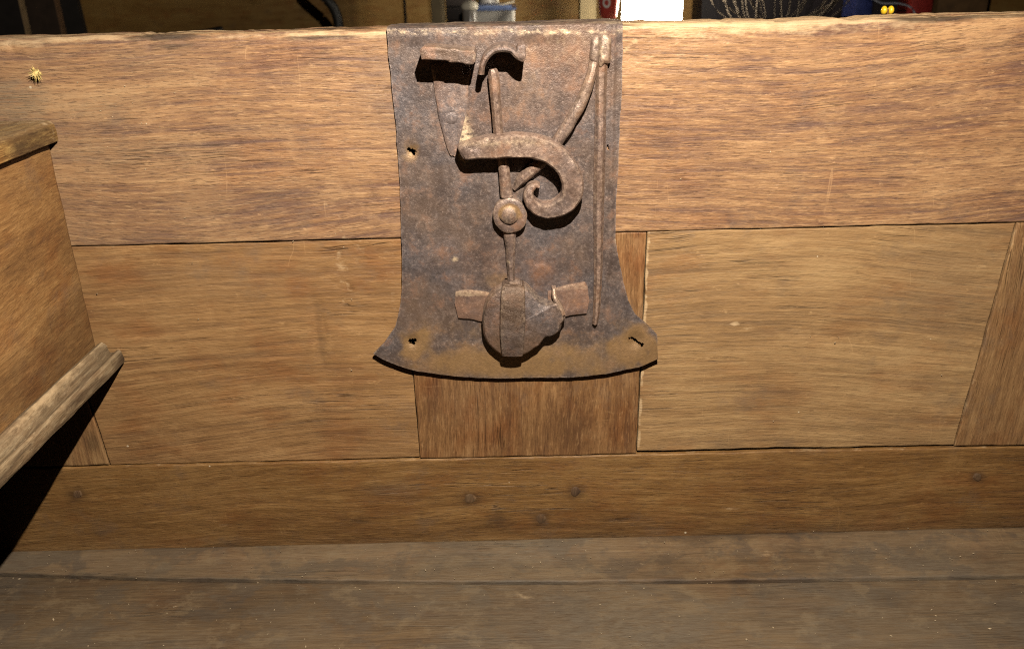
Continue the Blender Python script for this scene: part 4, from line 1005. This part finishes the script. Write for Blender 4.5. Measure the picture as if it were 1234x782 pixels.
# dark boards leaning at far left
def lean(px_bot, px_top, wpx, Y, mat, label, cat, name='leaning_board', edge=None):
    a = at(px_bot, 45, Y); b = at(px_top, 0, Y)
    k = (b.x-a.x)/(b.z-a.z); x0 = a.x+(BZ-a.z)*k; x1 = a.x+(1.15-a.z)*k
    w = wpx*(at(101, 20, Y)-at(100, 20, Y)).x
    t = thing(name, (x0, Y, BZ), label, cat)
    V = [(x0-w, Y, BZ), (x0, Y, BZ), (x1, Y, 1.15), (x1-w, Y, 1.15), (x0-w, Y+.02, BZ), (x0, Y+.02, BZ), (x1, Y+.02, 1.15), (x1-w, Y+.02, 1.15)]
    Fq = [(0, 1, 2, 3), (5, 4, 7, 6), (1, 5, 6, 2), (4, 0, 3, 7), (3, 2, 6, 7), (4, 5, 1, 0)]
    mk('board_face', V, Fq, mat, t, smooth=False)
    if edge:
        e = 2.2*(at(101, 20, Y)-at(100, 20, Y)).x
        V = [(x-0 if True else x, y, z) for x, y, z in [(x0, Y-.002, BZ), (x0+e, Y-.002, BZ), (x1+e, Y-.002, 1.15), (x1, Y-.002, 1.15), (x0, Y+.018, BZ), (x0+e, Y+.018, BZ), (x1+e, Y+.018, 1.15), (x1, Y+.018, 1.15)]]
        V = [(x+0.0003, y, z) for x, y, z in V]
        mk('edge_strip', V, Fq, edge, t, smooth=False)
    return t
M_edge = plain('pale_edge', (.40, .27, .14), 0.6)
M_edge2 = plain('brown_edge', (.20, .11, .055), 0.6)
M_bb = plain('black_board', (.022, .017, .014), 0.7)
M_bb2 = plain('brown_black_board', (.05, .03, .018), 0.7)
lean(32, 22, 90, 1.70, M_bb, 'black leaning board with a pale edge at the far left', 'board', edge=M_edge)['group'] = 'dark boards leaning behind the chest'
lean(75, 65, 46, 1.76, M_bb2, 'brownish black leaning board between two darker ones', 'board', edge=M_edge2)['group'] = 'dark boards leaning behind the chest'
lean(103, 92, 34, 1.82, M_bb, 'black leaning board nearest the open brown wall', 'board')['group'] = 'dark boards leaning behind the chest'
def tube(name, pts, r, mat, label, cat, n=8, parent=None):
    P = spl([tuple(p) for p in pts], 6); V = []; m = 8
    for i in range(len(P)):
        t = Vector(P[min(i+1, len(P)-1)]-P[max(i-1, 0)]).normalized(); s_ = t.orthogonal().normalized(); q = t.cross(s_)
        for k in range(m):
            a = k*2*math.pi/m; V.append(Vector(P[i])+(s_*math.cos(a)+q*math.sin(a))*r)
    F = [tuple(f) for f in grid_faces(len(P), m, True)]+[tuple(range(m)), tuple(range((len(P)-1)*m, len(P)*m))[::-1]]
    o = mk(name, V, F, mat, parent); fix(o)
    if label: tag(o, label, cat)
    return o
M_blk = plain('black_rubber', (.02, .018, .016), 0.5)
Yh = 1.9
tube('black_hose', [at(340, -60, Yh+.1), at(368, -22, Yh+.05), at(392, -2, Yh), at(404, 14, Yh), at(408, 34, Yh), at(404, 60, Yh), Vector((at(395, 60, Yh).x, Yh, BZ+0.014))], 0.014, M_blk, 'black hose curving down in front of the brown wall', 'hose')
a = at(95, 46, 1.5); b = at(268, 36, 1.5)
tube('black_rod', [Vector((a.x, 1.5, b.z-0.022)), Vector(((a.x+b.x)/2, 1.5, b.z-0.016)), Vector((b.x-0.06, 1.5, b.z-0.008)), b], 0.008, M_blk, 'black bent rod lying just behind the rim at left', 'rod')
box('rod_block', (a.x+0.03, 1.48, BZ), (a.x+0.10, 1.52, b.z-0.027), M_blk, None, bev=0.002)
tag(bpy.data.objects['rod_block'], 'low black block that carries the bent rod', 'block')

# tub, jar, canister
def frustum(cx, cy, z0, z1, wx0, wy0, wx1, wy1, t=0.004):
    def ring(z, wx, wy): return [(cx-wx, cy-wy, z), (cx+wx, cy-wy, z), (cx+wx, cy+wy, z), (cx-wx, cy+wy, z)]
    V = ring(z0, wx0, wy0)+ring(z1, wx1, wy1)+ring(z1, wx1-t, wy1-t)+ring(z0+t, wx0-t, wy0-t)
    F = [(3, 2, 1, 0)]
    for k in range(3):
        a_ = k*4
        F += [(a_+i, a_+(i+1) % 4, a_+4+(i+1) % 4, a_+4+i) for i in range(4)]
    F.append((12, 13, 14, 15))
    return V, F
Yt = 1.75
pa, pb_ = at(563, 14, Yt), at(619, 12, Yt); tcx = (pa.x+pb_.x)/2; hw = (pb_.x-pa.x)/2; tz = pa.z
tub = thing('plastic_tub', (tcx, Yt+.08, BZ), 'open grey-white plastic tub with blue rim on the bench behind the lock', 'tub')
V, F = frustum(tcx, Yt+.08, BZ+0.0005, tz, hw*0.86, .06, hw, .08)
o = mk('tub_body', V, F, plain('grey_white_plastic', (.42, .40, .37), 0.4, var=0.08), tub, smooth=False)
V, F = frustum(tcx, Yt+.08, tz+.0003, tz+0.0055, hw+.006, .086, hw+.008, .088, .012)
mk('tub_rim', V, F, plain('blue_plastic', (.16, .22, .42), 0.35, var=0.1), tub, smooth=False)
box('tub_corner', (tcx+hw-0.006, Yt-0.012, BZ+0.001), (tcx+hw+0.003, Yt-0.004, tz-0.001), plain('white_plastic', (.85, .80, .70), 0.4, var=0.05, emit=0.0), tub, bev=0.001)
tube('tub_handle', [Vector((tcx-hw*0.1, Yt+.01, tz+0.007)), Vector((tcx+hw*0.5, Yt+.01, tz+0.013)), Vector((tcx+hw*1.05, Yt+.01, tz+0.021))], 0.003, plain('cream_plastic', (.8, .68, .5), 0.4), None, None, parent=tub)
def lathe(name, cx, cy, prof, mat, parent, n=24):
    V = []; 
    for (r, z) in prof:
        for k in range(n): V.append((cx+r*math.cos(2*math.pi*k/n), cy+r*math.sin(2*math.pi*k/n), z))
    F = [tuple(f) for f in grid_faces(len(prof), n, True)]+[tuple(range(n))[::-1], tuple(range((len(prof)-1)*n, len(prof)*n))]
    o = mk(name, V, F, mat, parent); fix(o); return o
pj = at(566, 8, 1.66)
jar = thing('round_jar', (pj.x, 1.66, BZ), 'squat cream jar with rounded lid left in front of the tub', 'jar')
lathe('jar_body', pj.x, 1.66, [(.016, BZ+.0005), (.018, BZ+.004), (.018, pj.z-.012), (.016, pj.z-.008)], plain('clear_grey_jar', (.30, .27, .24), 0.25), jar)
lathe('jar_lid', pj.x, 1.66, [(.019, pj.z-.0075), (.0215, pj.z-.003), (.021, pj.z+.004), (.014, pj.z+.011), (.004, pj.z+.0135)], plain('cream_lid', (.75, .68, .55), 0.4, var=0.08), jar)
c0, c1 = onb(576, 2.0), onb(598, 2.0)
can = thing('grey_canister', ((c0+c1)/2, 2.0, BZ), 'pale grey upright canister standing behind the tub', 'canister')
rC = (c1-c0)/2
lathe('canister_body', (c0+c1)/2, 2.02, [(rC*.95, BZ+.0005), (rC, BZ+.006), (rC, BZ+.20), (rC*.9, BZ+.215), (rC*.5, BZ+.22)], plain('pale_grey_paint', (.36, .34, .33), 0.35, var=0.08), can)
lathe('canister_cap', (c0+c1)/2, 2.02, [(rC*.55, BZ+.2205), (rC*.55, BZ+.25), (rC*.45, BZ+.255)], M_blk, can)
dx0, dx1 = onb(538, 1.95), onb(573, 1.95)
bx = thing('dark_crate', ((dx0+dx1)/2, 1.98, BZ), 'dark wooden crate with a red strip behind the jar', 'crate')
for k in range(5): box('slat', (dx0, 1.95, BZ+.001+k*.035), (dx1, 1.962, BZ+.032+k*.035), plain('dark_slat', (.035, .025, .022), 0.7), bx, bev=0.001)
box('crate_back', (dx0, 1.9625, BZ+.001), (dx1, 2.10, BZ+.17), M_bb, bx, bev=0.001)
box('red_strip', (dx1-.008, 1.944, BZ+.001), (dx1-.002, 1.9495, BZ+.17), plain('dark_red', (.22, .03, .035), 0.5), bx, bev=0.0005)
pole('white_stick', 598.5, 601.5, 1.92, BZ+.30, plain('white_stick_paint', (.8, .74, .62), 0.5, var=0.05), 'thin white stick upright right of the grey canister', 'stick', dep=0.006)
# red bottle with a pale ring
Yb = 1.55
r0, r1 = onb(721, Yb), onb(745, Yb); rr_ = (r1-r0)/2; bcx = (r0+r1)/2; zb2 = at(733, 23, Yb).z
bot = thing('red_bottle', (bcx, Yb, BZ), 'glossy red bottle with a pale ring mark beside the lamp', 'bottle')
M_red = plain('red_plastic', (.50, .06, .045), 0.25, var=0.08)
lathe('bottle_body', bcx, Yb, [(rr_*.5, zb2-.003), (rr_*.72, zb2), (rr_*.86, zb2+.008), (rr_*.98, zb2+.024), (rr_*1.04, zb2+.045), (rr_*1.0, zb2+.09), (rr_*.6, zb2+.12), (rr_*.4, zb2+.125)], M_red, bot)
lathe('bottle_foot', bcx, Yb, [(rr_*.8, BZ+.0004), (rr_*.75, BZ+.002), (rr_*.55, zb2-.0032)], M_blk, bot)
lathe('bottle_cap', bcx, Yb, [(rr_*.4, zb2+.1252), (rr_*.42, zb2+.15), (rr_*.3, zb2+.155)], M_blk, bot)
pr_ = at(727, 4, Yb-rr_)
V = []; 
for k in range(28):
    a_ = 2*math.pi*k/28
    for (ra, dy) in ((.0105, 0), (.0088, -.0022), (.0072, -.0022), (.0058, 0)):
        xx_ = bcx-rr_*0.30+ra*math.cos(a_)*0.85; yv = Yb-math.sqrt(max(1e-6, (rr_*1.02)**2-(xx_-bcx)**2))-0.0006
        V.append((xx_, yv+dy*0.5, pr_.z+ra*math.sin(a_)*1.1))
mk('ring_mark', V, [tuple(f) for f in grid_faces(28, 4)]+[(27*4+j, j, j+1, 27*4+j+1) for j in range(3)], plain('ring_white', (.85, .78, .72), 0.3, var=0.03), bot)
# the lit lamp
Yl = 1.60
l0, l1 = onb(753, Yl), onb(822, Yl)
lamp = thing('box_lamp', ((l0+l1)/2, Yl+.03, BZ), 'glowing white box lamp on the bench right of the red bottle', 'lamp')
zl = at(787, 27, Yl).z
box('lamp_shade', (l0, Yl, zl), (l1, Yl+.06, zl+.16), plain('lamp_glow', (1, .93, .80), 0.5, var=0.0, emit=38.0, emit_col=(1.0, .90, .72)), lamp, bev=0.004)
box('lamp_base', (l0+.005, Yl+.004, BZ+.0005), (l1-.005, Yl+.056, zl-.001), plain('lamp_base_brass', (.55, .42, .22), 0.4), lamp, bev=0.002)
# dry stalks in a dark pot, to the right
Yp = 1.70
s0, s1 = onb(862, Yp), onb(1005, Yp)
pot = thing('stalk_pot', ((s0+s1)/2, Yp, BZ), 'dark pot holding a sheaf of dry pale stalks right of the lamp', 'plant pot')
rs = (s1-s0)/2
lathe('pot', (s0+s1)/2, Yp, [(rs*.4, BZ+.0004), (rs*.5, BZ+.003), (rs*.55, BZ+.018), (rs*.5, BZ+.019)], M_blk, pot)
M_stk = plain('dry_stalk', (.13, .10, .07), 0.7)
R = random.Random(11)
for k in range(26):
    b0 = Vector(((s0+s1)/2+R.uniform(-.3, .3)*rs, Yp+R.uniform(-.02, .02), BZ+.018)); ex = R.uniform(-1.25, 1.25)
    b1 = Vector(((s0+s1)/2+ex*rs*0.8, Yp+R.uniform(-.05, .03), BZ+.085+R.uniform(-.01, .02)))
    b2 = Vector(((s0+s1)/2+ex*rs*1.1+R.uniform(-.03, .03), b1.y, BZ+.21+R.uniform(-.04, .06)))
    tube('stalk', [b0, b1, b2], R.choice((.0011, .0016, .0022)), M_stk, None, None, parent=pot)
pole('dark_cabinet', 845, 1180, 2.45, 1.3, plain('cabinet_dark', (.022, .016, .02), 0.6), 'tall nearly black cabinet behind the dry stalks', 'cabinet', dep=0.16)
pole('brown_box', 1128, 1188, 2.0, BZ+.22, plain('brown_card', (.20, .11, .045), 0.8), 'brown cardboard box standing near the right edge', 'box', dep=0.2)
pole('blue_box', 1030, 1050, 1.9, BZ+.18, plain('deep_blue', (.02, .03, .12), 0.4), 'narrow deep blue box behind the yellow clip', 'box', dep=0.1)
pole('red_box', 1097, 1122, 1.92, BZ+.2, plain('deep_red', (.25, .02, .015), 0.5), 'dark red box between yellow clip and brown cardboard box', 'box', dep=0.1)
tube('grey_cable', [at(1045, -6, 1.8), at(1062, 4, 1.8), at(1085, 5, 1.8), at(1100, 12, 1.8), at(1104, 30, 1.8), Vector((at(1104, 30, 1.8).x, 1.8, BZ+.004))], .0025, plain('cable_grey', (.35, .36, .42), .4), 'thin grey cable looping above the yellow clip', 'cable')
print('tris', sum(sum(len(p.vertices)-2 for p in o.data.polygons) for o in bpy.data.objects if o.type == 'MESH'))
